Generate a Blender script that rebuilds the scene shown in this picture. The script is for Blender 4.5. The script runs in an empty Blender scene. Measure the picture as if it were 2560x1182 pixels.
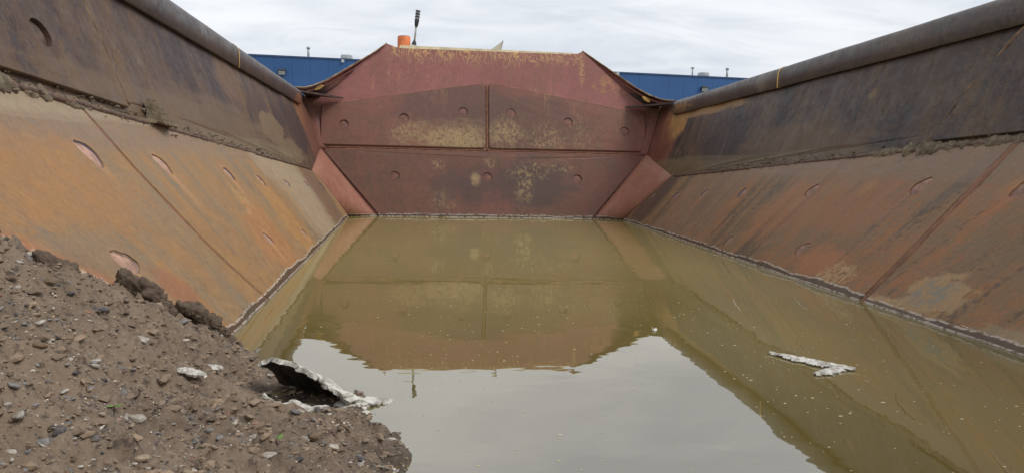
import bpy, bmesh, math, random
import numpy as np
from mathutils import Vector, Matrix, noise as mnoise
from mathutils.geometry import delaunay_2d_cdt

R = math.radians
rng = random.Random(7)
nrs = np.random.RandomState(11)
scene = bpy.context.scene
COL = scene.collection

# ------------------------------------------------------------------ camera
CAM_LOC = Vector((-0.7574, -9.7809, 0.6854))
YAW, PITCH, ROLL = R(6.3637), R(-5.4294), R(1.1488)
fw = Vector((math.sin(YAW)*math.cos(PITCH), math.cos(YAW)*math.cos(PITCH), math.sin(PITCH)))
r0 = Vector((math.cos(YAW), -math.sin(YAW), 0)); u0 = r0.cross(fw)
cr = r0*math.cos(ROLL) + u0*math.sin(ROLL)
cu = -r0*math.sin(ROLL) + u0*math.cos(ROLL)
cam_d = bpy.data.cameras.new('camera'); cam = bpy.data.objects.new('camera', cam_d); COL.objects.link(cam)
cam_d.sensor_width = 36; cam_d.lens = 26.016; cam_d.clip_start = 0.02; cam_d.clip_end = 2000
mw = Matrix((cr, cu, -fw)).transposed().to_4x4(); mw.translation = CAM_LOC
cam.matrix_world = mw
scene.camera = cam

# ------------------------------------------------------------------ node helper
class NT:
    def __init__(s, tree):
        s.t = tree; s.n = tree.nodes; s.l = tree.links
    def new(s, typ, **kw):
        nd = s.n.new(typ)
        for k, v in kw.items(): setattr(nd, k, v)
        return nd
    def put(s, sock, v):
        if isinstance(v, bpy.types.NodeSocket): s.l.new(v, sock)
        elif v is not None:
            if hasattr(sock, 'default_value') and not isinstance(v, (int, float)) and len(v) == 3 and sock.type == 'RGBA': v = (*v, 1)
            sock.default_value = v
    def math(s, op, a, b=0.0, clamp=False):
        nd = s.new('ShaderNodeMath', operation=op, use_clamp=clamp); s.put(nd.inputs[0], a); s.put(nd.inputs[1], b); return nd.outputs[0]
    def vmath(s, op, a, b=(0, 0, 0), out=0):
        nd = s.new('ShaderNodeVectorMath', operation=op); s.put(nd.inputs[0], a); s.put(nd.inputs[1], b)
        return nd.outputs['Value'] if op in ('LENGTH', 'DOT_PRODUCT', 'DISTANCE') else nd.outputs[0]
    def noise(s, vec, scale=1.0, detail=3.0, rough=0.55, dist=0.0):
        nd = s.new('ShaderNodeTexNoise'); s.put(nd.inputs['Vector'], vec); nd.inputs['Scale'].default_value = scale
        nd.inputs['Detail'].default_value = detail; nd.inputs['Roughness'].default_value = rough; nd.inputs['Distortion'].default_value = dist
        return nd.outputs['Fac']
    def smooth(s, v, a, b, c=0.0, d=1.0):
        nd = s.new('ShaderNodeMapRange', interpolation_type='SMOOTHSTEP'); s.put(nd.inputs[0], v)
        nd.inputs[1].default_value = a; nd.inputs[2].default_value = b; nd.inputs[3].default_value = c; nd.inputs[4].default_value = d
        return nd.outputs[0]
    def mix(s, f, a, b):
        nd = s.new('ShaderNodeMix', data_type='RGBA'); s.put(nd.inputs[0], f); s.put(nd.inputs[6], a); s.put(nd.inputs[7], b); return nd.outputs[2]
    def scale(s, vec, v):
        return s.vmath('MULTIPLY', vec, v)

def srgb(r, g, b):
    f = lambda c: (c/255/12.92) if c/255 <= .04045 else ((c/255+.055)/1.055)**2.4
    return (f(r), f(g), f(b), 1.0)

# ------------------------------------------------------------------ sky and sun
SUN_EL, SUN_AZ = R(52), R(125)        # azimuth clockwise from +Y: behind the camera's right shoulder
world = bpy.data.worlds.new('World'); scene.world = world; world.use_nodes = True
W = NT(world.node_tree); W.n.clear()
wo = W.new('ShaderNodeOutputWorld')
sky = W.new('ShaderNodeTexSky', sky_type='NISHITA'); sky.sun_disc = False
sky.sun_elevation = SUN_EL; sky.sun_rotation = SUN_AZ
bg1 = W.new('ShaderNodeBackground'); W.put(bg1.inputs[0], sky.outputs[0]); bg1.inputs[1].default_value = 0.10
tc = W.new('ShaderNodeTexCoord')
sep = W.new('ShaderNodeSeparateXYZ'); W.put(sep.inputs[0], tc.outputs['Generated'])
zz = W.math('ADD', W.math('ABSOLUTE', sep.outputs[2]), 0.16)
comb = W.new('ShaderNodeCombineXYZ')
W.put(comb.inputs[0], W.math('DIVIDE', sep.outputs[0], zz)); W.put(comb.inputs[1], W.math('DIVIDE', sep.outputs[1], zz)); comb.inputs[2].default_value = 0.3
cv = W.vmath('ADD', comb.outputs[0], (4.3, 1.1, 0))
big = W.noise(W.scale(cv, (0.55, 1.0, 1)), 0.9, 3, .5, .6)
med = W.noise(W.scale(cv, (0.8, 1.5, 1)), 2.2, 6, .58, .9)
cl = W.math('ADD', W.math('MULTIPLY', big, 0.62), W.math('MULTIPLY', med, 0.38))
cl = W.smooth(cl, 0.36, 0.62)
ccol = W.mix(cl, (0.50, 0.525, 0.575, 1), (0.715, 0.725, 0.735, 1))
bg2 = W.new('ShaderNodeBackground'); W.put(bg2.inputs[0], ccol); bg2.inputs[1].default_value = 1.0
mx = W.new('ShaderNodeMixShader'); mx.inputs[0].default_value = 0.90
W.l.new(bg1.outputs[0], mx.inputs[1]); W.l.new(bg2.outputs[0], mx.inputs[2]); W.l.new(mx.outputs[0], wo.inputs[0])

sd = bpy.data.lights.new('sun', 'SUN'); sd.energy = 1.3; sd.angle = R(25); sd.color = (1, .96, .9)
so = bpy.data.objects.new('sun', sd); COL.objects.link(so)
sdir = Vector((math.sin(SUN_AZ)*math.cos(SUN_EL), math.cos(SUN_AZ)*math.cos(SUN_EL), math.sin(SUN_EL)))
so.rotation_euler = sdir.to_track_quat('Z', 'Y').to_euler(); so.location = (6, -10, 12)
vs = scene.view_settings
vs.view_transform = 'Standard'; vs.look = 'None'; vs.exposure = 0.5; vs.gamma = 1; vs.use_curve_mapping = False

# ------------------------------------------------------------------ mesh helpers
def tag(o, label=None, cat=None, group=None, kind=None):
    if label: o['label'] = label
    if cat: o['category'] = cat
    if group: o['group'] = group
    if kind: o['kind'] = kind
    return o
def link(o, parent=None):
    COL.objects.link(o)
    if parent:
        o.parent = parent
        o.matrix_parent_inverse = Matrix.Translation(-parent.matrix_basis.translation) if parent.type == 'EMPTY' else Matrix()
    return o
def empty(name, loc):
    o = bpy.data.objects.new(name, None); o.location = loc; o.empty_display_size = .2; COL.objects.link(o); return o
def mesh(name, verts, faces, mat, parent=None, smooth=False, solid=0, bevel=0):
    me = bpy.data.meshes.new(name)
    me.from_pydata([tuple(v) for v in verts], [], [tuple(f) for f in faces]); me.update()
    if mat: me.materials.append(mat)
    if smooth: me.polygons.foreach_set('use_smooth', [True]*len(me.polygons))
    o = bpy.data.objects.new(name, me); link(o, parent)
    if solid:
        m = o.modifiers.new('s', 'SOLIDIFY'); m.thickness = solid; m.offset = -1
    if bevel:
        m = o.modifiers.new('b', 'BEVEL'); m.width = bevel; m.segments = 2; m.limit_method = 'ANGLE'
    return o
class MB:
    def __init__(s): s.v = []; s.f = []
    def add(s, vs, fs):
        k = len(s.v); s.v += [tuple(v) for v in vs]; s.f += [tuple(i+k for i in f) for f in fs]
    def box(s, x0, x1, y0, y1, z0, z1):
        s.add([(x0,y0,z0),(x1,y0,z0),(x1,y1,z0),(x0,y1,z0),(x0,y0,z1),(x1,y0,z1),(x1,y1,z1),(x0,y1,z1)],
              [(0,3,2,1),(4,5,6,7),(0,1,5,4),(1,2,6,5),(2,3,7,6),(3,0,4,7)])
    def lathe(s, p0, p1, prof, n=20, capa=True, capb=True):
        """prof: list of (t along p0->p1 in metres, radius)"""
        p0 = Vector(p0); a = (Vector(p1)-p0).normalized()
        b = a.orthogonal().normalized(); c = a.cross(b)
        vs = []
        for t, r in prof:
            for i in range(n):
                q = 2*math.pi*i/n; vs.append(p0+a*t+(b*math.cos(q)+c*math.sin(q))*r)
        fs = []
        for j in range(len(prof)-1):
            for i in range(n):
                k = (i+1) % n; fs.append((j*n+i, j*n+k, (j+1)*n+k, (j+1)*n+i))
        if capa: fs.append(tuple(range(n-1, -1, -1)))
        if capb: fs.append(tuple(range((len(prof)-1)*n, len(prof)*n)))
        s.add(vs, fs)
    def tube(s, pts, rad, n=8, jit=0.0, rnd=None):
        pts = [Vector(p) for p in pts]; vs = []; m = len(pts)
        for j, p in enumerate(pts):
            a = (pts[min(j+1, m-1)]-pts[max(j-1, 0)]).normalized()
            b = a.cross(Vector((0, 0, 1)))
            b = b.normalized() if b.length > 1e-4 else Vector((1, 0, 0)); c = a.cross(b)
            r = rad[j] if hasattr(rad, '__len__') else rad
            for i in range(n):
                q = 2*math.pi*i/n; rr = r*(1+(rnd.uniform(-jit, jit) if rnd else 0))
                vs.append(p+(b*math.cos(q)+c*math.sin(q))*rr)
        fs = [(j*n+i, j*n+(i+1) % n, (j+1)*n+(i+1) % n, (j+1)*n+i) for j in range(m-1) for i in range(n)]
        fs += [tuple(range(n-1, -1, -1)), tuple(range((m-1)*n, m*n))]
        s.add(vs, fs)
    def build(s, name, mat, parent=None, smooth=False, **k): return mesh(name, s.v, s.f, mat, parent, smooth, **k)

def round_poly(pts, rad, seg=4):
    out = []; n = len(pts)
    for i in range(n):
        r = rad[i] if hasattr(rad, '__len__') else rad
        p = Vector(pts[i]); a = Vector(pts[i-1])-p; b = Vector(pts[(i+1) % n])-p
        if r <= 0: out.append(tuple(p)); continue
        r = min(r, a.length*.45, b.length*.45)
        pa, pb = p+a.normalized()*r, p+b.normalized()*r
        for k in range(seg+1):
            t = k/seg; out.append(tuple(pa*(1-t)**2+p*2*t*(1-t)+pb*t*t))
    return out
def inset_poly(pts, d):
    out = []; n = len(pts); area = sum(pts[i-1][0]*pts[i][1]-pts[i][0]*pts[i-1][1] for i in range(n))
    sg = 1 if area > 0 else -1
    for i in range(n):
        p = Vector(pts[i]); e1 = (p-Vector(pts[i-1])).normalized(); e2 = (Vector(pts[(i+1) % n])-p).normalized()
        n1 = Vector((-e1.y, e1.x))*sg; n2 = Vector((-e2.y, e2.x))*sg
        m = (n1+n2); m = m.normalized() if m.length > 1e-5 else n1
        out.append(tuple(p+m*d/max(.5, m.dot(n1))))
    return out
def inside(pt, poly):
    x, y = pt; c = False; n = len(poly)
    for i in range(n):
        x1, y1 = poly[i-1]; x2, y2 = poly[i]
        if (y1 > y) != (y2 > y) and x < (x2-x1)*(y-y1)/(y2-y1)+x1: c = not c
    return c

def plate(name, P, N, outline, holes, h0, h1, mat, parent, plugmat=None, grid=None, cham=.005, depth=.016, rag=0.0, uneven=0.0):
    """A steel plate on the surface P(u,v) with normal N(u,v): its face stands h1 above the surface and its back at h0.
    holes: (u, v, ru, rv) round plug holes, each sunk by depth with a floor disc as a child."""
    top = inset_poly(outline, cham)
    HN = 24
    hol = []
    holes = [(h[0], h[1], h[2], 0, 0, h[3]) if len(h) == 4 else h for h in holes]
    for hu, hv, au, av, bu, bv in holes:
        ph = rng.uniform(0, 6)
        hp = []
        for k in range(HN):
            q_ = 2*math.pi*k/HN; r_ = 1+rag*math.sin(3*q_+ph)+rag*.7*math.sin(2*q_+2*ph)+rng.uniform(-rag, rag)*.5; c_, s_ = math.cos(q_)*r_, math.sin(q_)*r_
            hp.append((hu+au*c_+bu*s_, hv+av*c_+bv*s_))
        hol.append(hp)
    v2 = [Vector(p) for p in top]; ed = [(i, (i+1) % len(top)) for i in range(len(top))]
    for h in hol:
        k = len(v2); v2 += [Vector(p) for p in h]; ed += [(k+i, k+(i+1) % HN) for i in range(HN)]
    if grid:
        us = [p[0] for p in top]; vs_ = [p[1] for p in top]
        u = min(us)+grid[0]*.5
        while u < max(us):
            v = min(vs_)+grid[1]*.5
            while v < max(vs_):
                ok = inside((u, v), inset_poly(outline, cham+grid[2])) and all((u-h[0])**2+(v-h[1])**2 > .011 for h in holes)
                if ok: v2.append(Vector((u, v)))
                v += grid[1]
            u += grid[0]
    ov, oe, of, *_ = delaunay_2d_cdt(v2, ed, [], 1, 1e-6)
    V = []; F = []
    def pt(uv, h):
        n = N(*uv); return P(*uv)+n*h
    def dent(uv):
        return uneven*(mnoise.noise(Vector((uv[0]*1.7, uv[1]*2.3, 3.1)))*.7+mnoise.noise(Vector((uv[0]*4.1, uv[1]*5, 7.7)))*.4) if uneven else 0
    for p in ov: V.append(pt(p, h1+dent(p)))
    for f in of:
        c = sum((ov[i] for i in f), Vector((0, 0)))/len(f)
        if not inside(c, top) or any(inside(c, h) for h in hol): continue
        a, b, d = (V[i] for i in f[:3])
        n = (b-a).cross(d-a)
        F.append(tuple(f) if n.dot(N(*c)) > 0 else tuple(reversed(f)))
    def ring(lo, hi, dlo, dhi):
        m = len(lo); k = len(V)
        V.extend(pt(q, dlo+dent(q)) for q in lo); V.extend(pt(q, dhi+dent(q)) for q in hi)
        for i in range(m):
            j = (i+1) % m; F.append((k+i, k+j, k+m+j, k+m+i))
    ring(outline, top, h1-cham*.8, h1); ring(outline, outline, h0, h1-cham*.8)
    for h in hol: ring(h, h, h1-depth, h1)
    o = mesh(name, V, F, mat, parent)
    bm = bmesh.new(); bm.from_mesh(o.data); bmesh.ops.remove_doubles(bm, verts=bm.verts, dist=1e-5)
    bmesh.ops.recalc_face_normals(bm, faces=bm.faces)
    c = N(*ov[0]); s = sum(f.normal.dot(c)*f.calc_area() for f in bm.faces if f.normal.dot(c) > .9) + 1e-9
    bm.to_mesh(o.data); bm.free()
    for (hu, hv, *_x), h in zip(holes, hol):
        vv = [pt((hu, hv), h1-depth+.003)]+[pt((hu+(q[0]-hu)*.6, hv+(q[1]-hv)*.6), h1-depth+.002+rng.uniform(-.002, .002)) for q in h]+[pt((hu+(q[0]-hu)*1.03, hv+(q[1]-hv)*1.03), h1-depth-.002) for q in h]
        ff = [(0, 1+i, 1+(i+1) % HN) for i in range(HN)]+[(1+i, 1+HN+i, 1+HN+(i+1) % HN, 1+(i+1) % HN) for i in range(HN)]
        mesh('plug_weld', vv, ff, plugmat or mat, o, smooth=True)
    return o

# ------------------------------------------------------------------ materials
def new_mat(name):
    m = bpy.data.materials.new(name); m.use_nodes = True
    n = NT(m.node_tree); b = n.n['Principled BSDF']; return m, n, b
def flat_mat(name, col, rough=.6, var=.12, scale=8, metal=0, bump=.0):
    m, n, b = new_mat(name)
    g = n.new('ShaderNodeNewGeometry').outputs['Position']
    f = n.noise(g, scale, 4, .6)
    c2 = tuple(c*(1-var*2.2) for c in col[:3])+(1,); c1 = tuple(min(1, c*(1+var)) for c in col[:3])+(1,)
    n.put(b.inputs['Base Color'], n.mix(n.smooth(f, .3, .7), c2, c1))
    b.inputs['Roughness'].default_value = rough; b.inputs['Metallic'].default_value = metal
    if bump:
        bp = n.new('ShaderNodeBump'); bp.inputs['Strength'].default_value = 1; bp.inputs['Distance'].default_value = bump
        n.put(bp.inputs['Height'], n.noise(g, scale*4, 5, .65)); n.put(b.inputs['Normal'], bp.outputs[0])
    return m

TINT = (.87, .84, .71)
def steel(name, cols, streak=(6, 6, .8), shear=0.0, blobs=(), rough=.62, grain=.17, tide=True, spec=.35, extra=None, big=1.1, gran=.7, sat=.93):
    """Worn steel: three tones mixed by broad noise, run-off streaks, individual stains or painted shade (blobs), fine grain and a wet tide band just above the water."""
    m, n, b = new_mat(name)
    tn = lambda c: tuple(a_*b_ for a_, b_ in zip(c[:3], TINT))+(1.0,)
    cols = [tn(c) for c in cols]; blobs = [dict(q_, col=tn(q_['col'])) for q_ in blobs]
    P0 = n.new('ShaderNodeNewGeometry').outputs['Position']
    sp = n.new('ShaderNodeSeparateXYZ'); n.put(sp.inputs[0], P0)
    X, Y, Z = sp.outputs
    if shear:
        cb = n.new('ShaderNodeCombineXYZ'); n.put(cb.inputs[0], X); n.put(cb.inputs[1], n.math('ADD', Y, n.math('MULTIPLY', Z, shear))); n.put(cb.inputs[2], Z); P = cb.outputs[0]
    else: P = P0
    w1 = n.noise(n.vmath('ADD', P, (3.1, 7.7, 1.3)), big, 9, .68, .4)
    st = n.noise(n.scale(P, streak), 1.0, 8, .68, .3)
    col = n.mix(n.smooth(w1, .36, .64), cols[0], cols[1])
    f2 = n.math('ADD', n.math('MULTIPLY', st, .6), n.math('MULTIPLY', n.noise(n.vmath('ADD', P, (11, 2, 5)), big*2.3, 5, .62), .4))
    gr = n.math('MULTIPLY', n.math('SUBTRACT', n.noise(n.vmath('ADD', P, (1, 2, 3)), 38, 4, .75), .5), gran); f2 = n.math('ADD', f2, gr)
    col = n.mix(n.smooth(f2, .45, .62), col, cols[2])
    if len(cols) > 3:
        f3 = n.math('ADD', gr, n.math('MULTIPLY', n.noise(n.scale(n.vmath('ADD', P, (5, 1, 9)), streak), .6, 4, .6, .3), 1.0))
        col = n.mix(n.smooth(f3, .52, .64), col, cols[3])
    wn = {}
    for bl in blobs:
        s = tuple(max(.3, min(40, round(2.2/q_, 0 if q_ < .7 else 1))) if q_ < 40 else .5 for q_ in bl['r']); key = s
        if key not in wn: wn[key] = n.noise(n.scale(n.vmath('ADD', P, (2.2, 5.1, 8.4)), s), 1.0, 6, .68, .2)
        d = n.vmath('LENGTH', n.vmath('DIVIDE', n.vmath('SUBTRACT', P, bl['c']), bl['r']))
        mk = n.math('ADD', n.math('SUBTRACT', 1.0, d), n.math('MULTIPLY', n.math('SUBTRACT', wn[key], .5), bl.get('n', 1.5)))
        mk = n.math('MULTIPLY', n.smooth(mk, bl.get('lo', 0.0), bl.get('hi', .5)), bl.get('a', .8))
        if 'fl' in bl:
            fn = n.noise(n.scale(n.vmath('ADD', P, (7, 3, 1)), bl.get('fs', (1, 1, 1))), bl['fl'], 5, .7)
            mk = n.math('MULTIPLY', mk, n.smooth(fn, bl.get('t0', .46), bl.get('t1', .54)))
        col = n.mix(mk, col, bl['col'])
    if extra: col = extra(n, P, X, Y, Z, col)
    fine = n.noise(P, 60, 4, .7); mid = n.noise(P, 14, 5, .65)
    scr = n.noise(n.scale(n.vmath('ADD', P, (4, 4, 4)), tuple(q_*7 for q_ in streak)), 1.0, 3, .6)
    g = n.math('ADD', n.math('ADD', n.math('MULTIPLY', fine, .46), n.math('MULTIPLY', mid, .40)), n.math('MULTIPLY', scr, .14))
    hs = n.new('ShaderNodeHueSaturation'); n.put(hs.inputs['Color'], col); hs.inputs['Saturation'].default_value = sat
    n.put(hs.inputs['Value'], n.smooth(g, .3, .7, 1-grain*1.3, 1+grain))
    col = hs.outputs[0]; rgh = n.smooth(mid, .3, .7, rough-.1, rough+.1)
    if tide:
        wob = n.math('ADD', n.math('MULTIPLY', n.math('SUBTRACT', n.noise(P, 9, 5, .7), .5), .035), n.math('MULTIPLY', n.math('SUBTRACT', n.noise(P, 1.6, 3, .6), .42), .06))
        zt = n.math('ADD', Z, wob)
        wet = n.smooth(zt, .030, .040, 1, 0)
        col = n.mix(n.math('MULTIPLY', wet, .85), col, srgb(72, 58, 44))
        br = n.smooth(n.noise(P, 26, 4, .7), .40, .52)
        l1 = n.math('MULTIPLY', n.smooth(n.math('ABSOLUTE', n.math('SUBTRACT', zt, .037)), .002, .007, 1, 0), br)
        l2 = n.math('MULTIPLY', n.smooth(n.math('ABSOLUTE', n.math('SUBTRACT', n.math('ADD', Z, n.math('MULTIPLY', wob, .15)), .006)), .002, .005, 1, 0), br)
        col = n.mix(n.math('MULTIPLY', n.math('MAXIMUM', l1, l2), .8), col, srgb(190, 180, 168))
        rgh = n.math('SUBTRACT', rgh, n.math('MULTIPLY', wet, .12))
    n.put(b.inputs['Base Color'], col); n.put(b.inputs['Roughness'], rgh); b.inputs['Specular IOR Level'].default_value = spec
    bp = n.new('ShaderNodeBump'); bp.inputs['Strength'].default_value = .8; bp.inputs['Distance'].default_value = .003
    n.put(bp.inputs['Height'], n.math('ADD', n.math('MULTIPLY', fine, .35), n.math('MULTIPLY', mid, 1.0)))
    b2 = n.new('ShaderNodeBump'); b2.inputs['Strength'].default_value = .5; b2.inputs['Distance'].default_value = .02
    n.put(b2.inputs['Height'], n.noise(P0, 2.3, 2, .5)); n.put(b2.inputs['Normal'], bp.outputs[0])
    n.put(b.inputs['Normal'], b2.outputs[0])
    return m

OCH = srgb(162, 138, 104)
def blob(c, r, col, **k): return dict(c=c, r=r, col=col, **k)
B9 = 50.0   # a radius that ignores its axis
SL = 0.82   # run-off on the slope plates leans with the seams
def hole_runs(n, P, col, spots, tone, amt):
    # rust run-off and smears below each plug hole (y along the plate, already leaned with the run-off; z of the hole)
    sp = n.new('ShaderNodeSeparateXYZ'); n.put(sp.inputs[0], P); Y, Z = sp.outputs[1], sp.outputs[2]
    nz = n.noise(n.scale(P, (1, 14, 1.2)), 1.0, 5, .65); yw = n.math('ADD', Y, n.math('MULTIPLY', n.math('SUBTRACT', nz, .5), .10))
    tot = None
    for i, (y, z) in enumerate(spots):
        w, l = .035+.03*((i*7) % 5)/5, .14+.22*((i*3) % 4)/4
        m = n.math('MULTIPLY', n.smooth(n.math('ABSOLUTE', n.math('SUBTRACT', yw, y+SL*z)), .01, w+.02, 1, 0), n.math('MULTIPLY', n.smooth(Z, z-l, z-.02, 0, 1), n.smooth(Z, z+.02, z+.07, 1, 0)))
        tot = m if tot is None else n.math('MAXIMUM', tot, m)
    return n.mix(n.math('MULTIPLY', n.math('MULTIPLY', tot, amt), n.smooth(nz, .3, .55)), col, tone)
def right_runs(n, P, X, Y, Z, col):
    return hole_runs(n, P, col, [(-1.886, .40), (-2.7, .45), (-3.639, .49), (-4.806, .55), (-5.976, .62), (-6.72, .64), (-3.933, .10), (-5.153, .18)], srgb(158, 104, 66), .8)
def mud_salt(n, P, X, Y, Z, col):
    # salt and fresh rust left where the mud bank used to lie against the plate
    col = hole_runs(n, P, col, [(-7.06, .70), (-6.356, .66), (-5.263, .60), (-4.45, .55), (-3.44, .50), (-7.325, .355), (-5.26, .22), (-4.0, .14)], srgb(182, 132, 84), .75)
    d = n.math('SUBTRACT', Z, n.math('MULTIPLY', n.math('ADD', Y, 6.9), -.462))
    wb = n.noise(n.vmath('ADD', P, (6, 1, 2)), 6, 4, .65)
    d = n.math('ADD', d, n.math('MULTIPLY', n.math('SUBTRACT', wb, .5), .10))
    fl = n.noise(P, 34, 6, .75)
    col = n.mix(n.math('MULTIPLY', n.smooth(d, .035, .085, 1, 0), .75), col, srgb(166, 104, 62))
    return n.mix(n.math('MULTIPLY', n.smooth(d, .02, .05, 1, 0), n.smooth(fl, .44, .56)), col, srgb(196, 180, 156))
L_SLOPE = steel('rust_orange_steel', [srgb(162, 126, 86), srgb(150, 126, 100), srgb(168, 124, 74), srgb(138, 122, 106)], streak=(1, 8, 1), shear=SL, big=1.9, rough=.6, spec=.3, extra=mud_salt, blobs=[
    blob((-2, -6.0, .86), (B9, 9, .19), srgb(146, 122, 106), n=1.2, s=(1, 2, 2), a=.85, hi=.6),
    blob((-2, -2.6, .4), (B9, 1.0, .75), srgb(172, 154, 134), n=.8, s=(.5, 3, 1), a=.8),
    blob((-2, -3.3, .72), (B9, .6, .3), srgb(168, 148, 130), n=.9, s=(.5, 3, 1), a=.8),
    blob((-2, -1.3, .3), (B9, .7, .8), srgb(118, 92, 82), n=.9, s=(.5, 4, 1), a=.75),
    blob((-2, -4.95, .40), (B9, .20, .17), srgb(196, 156, 100), n=1.4, a=.75, fl=34, t0=.48, t1=.55),
    blob((-2, -4.1, .25), (B9, .35, .40), srgb(182, 132, 70), n=1.2, s=(.6, 6, 1), a=.75),
    blob((-2, -5.0, .2), (B9, .5, .30), srgb(178, 122, 72), n=1.3, s=(.6, 6, 1), a=.7),
    blob((-1.8, -6.9, .6), (B9, .7, .2), srgb(172, 124, 74), n=1.6, s=(1, 4, 3), a=.7),
    blob((-1.8, -7.2, .35), (B9, .5, .16), srgb(146, 124, 104), n=1.6, s=(1, 4, 3), a=.6),
    blob((-1.7, -6.88, .21), (B9, .16, .12), srgb(164, 108, 76), n=1.6, s=(1, 6, 5), a=.75),
    blob((-1.73, -6.88, .86), (B9, 2.2, .06), srgb(168, 150, 130), n=1.5, s=(1, 5, 8), a=.75)])
R_SLOPE = steel('rust_brown_steel', [srgb(146, 110, 74), srgb(130, 107, 82), srgb(162, 107, 62), srgb(104, 84, 70)], streak=(1, 8, 1), shear=SL, big=1.9, rough=.55, spec=.35, extra=right_runs, blobs=[
    blob((2, -4.5, .80), (B9, 9, .26), srgb(142, 118, 102), n=1.2, s=(1, 2, 2), a=.8, hi=.7),
    blob((2, -2.3, .3), (B9, 1.1, .8), srgb(140, 112, 94), n=1.0, s=(.6, 3, 1), a=.7),
    blob((2, -.75, .35), (B9, .6, .5), srgb(88, 70, 66), n=.9, s=(.6, 3, 1), a=.8),
    blob((2, -4.3, .4), (B9, .5, .32), srgb(164, 110, 70), n=1.6, s=(.7, 5, 2), a=.6),
    blob((2, -5.1, .48), (B9, .5, .22), srgb(160, 104, 66), n=1.7, s=(.7, 4, 3), a=.65),
    blob((2, -5.35, .13), (B9, .33, .12), srgb(172, 112, 70), n=1.6, s=(1, 6, 5), a=.85),
    blob((2, -5.62, .09), (B9, .18, .08), srgb(186, 152, 110), n=1.8, a=.95, fl=34, t0=.46, t1=.5, hi=.25),
    blob((2, -6.47, .11), (B9, .24, .13), srgb(172, 140, 102), n=1.8, a=.95, hi=.25),
    blob((2, -6.45, .12), (B9, .18, .09), srgb(140, 136, 130), n=1.2, s=(1, 9, 9), a=.85, fl=24, t0=.47, t1=.53),
    blob((2, -6.22, .03), (B9, .2, .035), srgb(186, 156, 116), n=1.3, s=(1, 8, 8), a=.8),
    blob((2, -7.15, .05), (B9, .3, .05), srgb(160, 140, 112), n=1.3, s=(1, 8, 8), a=.85),
    blob((2, -6.15, .64), (B9, .12, .08), srgb(178, 122, 70), n=2.0, a=.7, hi=.8),
    blob((2, -5.0, .60), (B9, .08, .08), srgb(172, 122, 70), n=2.0, a=.7, hi=.9)])
L_WALL = steel('dark_scuffed_steel', [srgb(94, 70, 56), srgb(78, 60, 60), srgb(112, 86, 60), srgb(66, 51, 55)], streak=(4, 4, 1.2), rough=.6, tide=False, big=1.5, blobs=[
    blob((-2.2, -1.4, 1.05), (B9, .9, .36), srgb(66, 52, 58), n=1.3, s=(2, 2, 3), a=.85),
    blob((-2.2, -2.9, .98), (B9, .55, .16), srgb(128, 106, 84), n=1.0, s=(2, 3, 5), a=.85, hi=.15),
    blob((-2.2, -2.3, .78), (B9, .75, .14), srgb(124, 104, 84), n=1.2, s=(2, 3, 5), a=.8, hi=.2),
    blob((-2.2, -5.2, .92), (B9, 2.6, .20), srgb(122, 100, 80), n=1.6, s=(2, 3, 4), a=.65),
    blob((-2.2, -.6, 1.3), (B9, .35, .32), srgb(150, 98, 58), n=1.3, s=(3, 5, 2), a=.85),
    blob((-2.2, -.2, .95), (B9, .75, .6), srgb(118, 72, 60), n=1.0, s=(3, 5, 2), a=.8),
    blob((-2.2, -4.6, .76), (B9, 3.6, .12), srgb(128, 112, 92), n=1.2, s=(2, 5, 5), a=.75),
    blob((-2.2, -4.0, 1.25), (B9, .5, .2), srgb(120, 88, 64), n=1.6, s=(3, 4, 4), a=.6)])
def wall_runs(n, P, X, Y, Z, col):
    # thin ochre and grey run marks hanging below the rail
    v = n.new('ShaderNodeCombineXYZ'); n.put(v.inputs[0], n.math('MULTIPLY', Y, 7)); n.put(v.inputs[1], n.math('MULTIPLY', Z, .9)); v.inputs[2].default_value = 3.7
    s1 = n.noise(v.outputs[0], 1.0, 5, .62)
    r = n.smooth(n.math('ABSOLUTE', n.math('SUBTRACT', s1, .5)), 0, .022, 1, 0)
    z = n.math('MULTIPLY', n.smooth(Y, -3.2, -1.2, 0, 1), n.smooth(n.noise(n.vmath('ADD', P, (4, 9, 4)), 2.4, 3, .6), .44, .6))
    col = n.mix(n.math('MULTIPLY', n.math('MULTIPLY', r, z), .55), col, srgb(146, 116, 80))
    v2 = n.new('ShaderNodeCombineXYZ'); n.put(v2.inputs[0], n.math('MULTIPLY', Y, 4)); n.put(v2.inputs[1], n.math('MULTIPLY', Z, .6)); v2.inputs[2].default_value = 8.1
    s2 = n.noise(v2.outputs[0], 1.0, 5, .6)
    return n.mix(n.math('MULTIPLY', n.smooth(s2, .56, .70), .28), col, srgb(104, 94, 88))
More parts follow.
